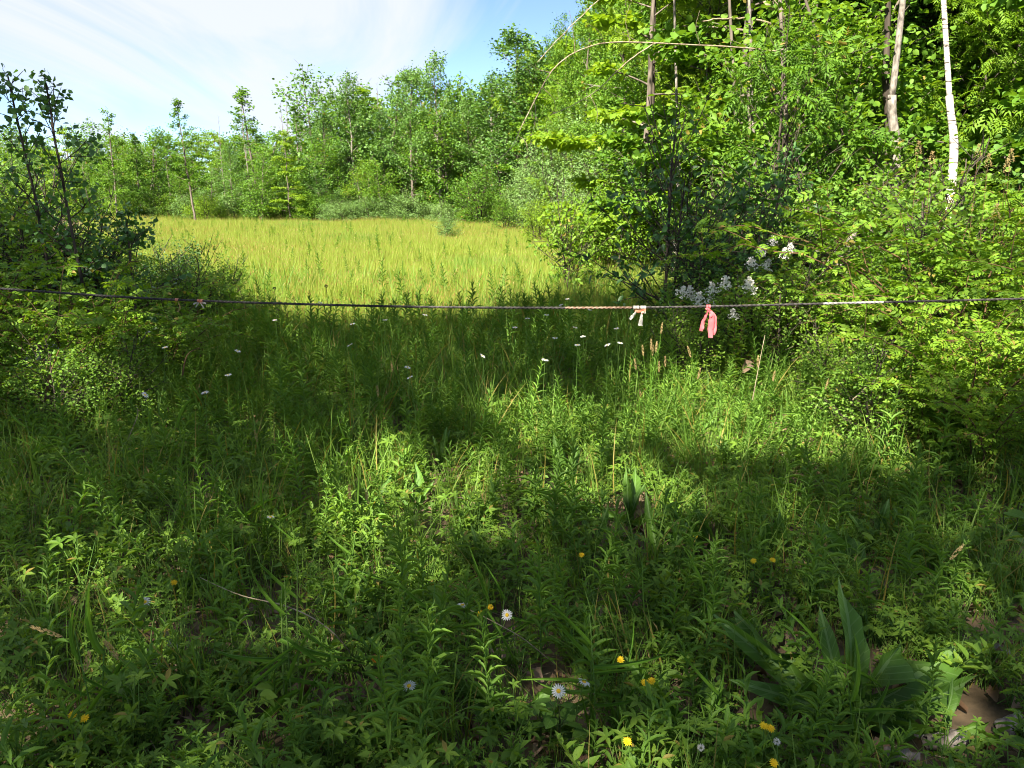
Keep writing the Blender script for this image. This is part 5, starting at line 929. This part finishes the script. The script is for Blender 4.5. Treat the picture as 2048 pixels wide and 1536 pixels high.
g = Geo(); strip(g, [R_(z0, 3, 8, -.015), R_(z0, 7, 20, -.020), R_(z0, 6, 40, -.018), R_(z0, 6, 61, -.020)], [.010, .030, .034, .022], seed=4, fold=.3); strip(g, [R_(z0, 5, 8, -.010), R_(z0, 12, 20, -.011), R_(z0, 13, 38, -.010), R_(z0, 12, 56, -.012)], [.008, .022, .027, .020], seed=5, fold=.3); obj('tail', g.mesh('tail', M['pink'], True), o)
c = cab(1278); o = thing('faded_ribbon', c, 'sun-bleached white ribbon with an orange knot tied to the cable', 'ribbon')
g = Geo(); loop_knot(g, R_(z0, -6, 0), .022, .0095, 0, 2); loop_knot(g, R_(z0, 8, 0), .020, .0095, 0, 3); obj('wraps', g.mesh('wraps', M['faded'], True), o)
g = Geo(); strip(g, [R_(z0, -10, 7, -.011), R_(z0, 0, 6, -.014), R_(z0, 13, 4, -.012)], [.010, .016, .010], seed=6); strip(g, [R_(z0, 4, 4, -.012), R_(z0, 6, 12, -.015)], [.012, .008], seed=7); obj('knot', g.mesh('knot', M['knot'], True), o)
g = Geo(); strip(g, [R_(z0, -6, 8, -.012), R_(z0, -12, 15, -.016), R_(z0, -19, 22, -.018)], [.010, .014, .015], seed=8, fold=.1); obj('tail', g.mesh('tail', M['faded'], True), o)
g = Geo(); strip(g, [R_(z0, 5, 8, -.013), R_(z0, 4, 20, -.016), R_(z0, 3, 35, -.015)], [.004, .014, .024], seed=9, fold=.1); obj('tail', g.mesh('tail', M['faded'], True), o)
g = Geo(); strip(g, [R_(z0, 4, 8, -.014), R_(z0, 12, 9, -.018)], [.006, .010], seed=10); obj('tail', g.mesh('tail', M['faded'], True), o)
c = cab(400); o = thing('faded_bow', c, 'small faded bow with a reddish knot on the left part of the cable', 'ribbon')
g = Geo(); loop_knot(g, z0, .020, .0085, 0, 4); strip(g, [R_(z0, -4, 1, -.010), R_(z0, 3, 3, -.012), R_(z0, 7, 2, -.010)], [.008, .012, .008], seed=11); obj('knot', g.mesh('knot', M['knot'], True), o)
for k, (a, b_, w) in enumerate([(-12, 6, .008), (13, 5, .009), (-8, 12, .006), (8, 14, .008)]):
    g = Geo(); strip(g, [R_(z0, a * .2, 3, -.011), R_(z0, a * .6, b_ * .6, -.014), R_(z0, a, b_, -.014)], [.005, w, w], seed=12 + k, fold=.1); obj('tail', g.mesh('tail', M['faded'], True), o)
c = cab(353); o = thing('tape_strip', c, 'short twisted tan strip of tape hanging from the cable at left', 'ribbon')
g = Geo(); loop_knot(g, z0, .012, .008, 0, 6); obj('knot', g.mesh('knot', M['knot'], True), o)
g = Geo(); strip(g, [R_(z0, 2, 1, -.009), R_(z0, 5, 8, -.011), R_(z0, 5, 17, -.010), R_(z0, 1, 23, -.011)], [.009, .008, .007, .008], seed=20); obj('tail', g.mesh('tail', M['straw'], True), o)

# ------------------------------------------------------------------ labels: where several things share one, say which one it is
bpy.context.view_layer.update()
ORD = ['first', 'second', 'third', 'fourth', 'fifth', 'sixth', 'seventh', 'eighth', 'ninth', 'tenth', 'eleventh', 'twelfth', 'thirteenth', 'fourteenth', 'fifteenth', 'sixteenth', 'seventeenth', 'eighteenth', 'nineteenth', 'twentieth', 'twenty-first', 'twenty-second', 'twenty-third', 'twenty-fourth']
by = {}
for o in SC.objects:
    if o.parent is None and o.get('label') and not o.get('kind'): by.setdefault(o['label'], []).append(o)
for lb, os_ in by.items():
    if len(os_) < 2: continue
    def uv(o):
        p = np.array(o.location); u, v, d = proj(p + [0, 0, .3]); return u, v, d
    pts = sorted(((uv(o), o) for o in os_), key=lambda t: t[0][0]); n_ = len(pts)
    if n_ > len(ORD): continue
    for i, (_, o) in enumerate(pts):
        w = 'left one' if n_ == 2 and i == 0 else 'right one' if n_ == 2 else 'leftmost' if i == 0 else 'rightmost' if i == n_ - 1 else ORD[i] + ' from left'
        if len((lb + ' ' + w).split()) <= 16: o['label'] = lb + ', ' + w
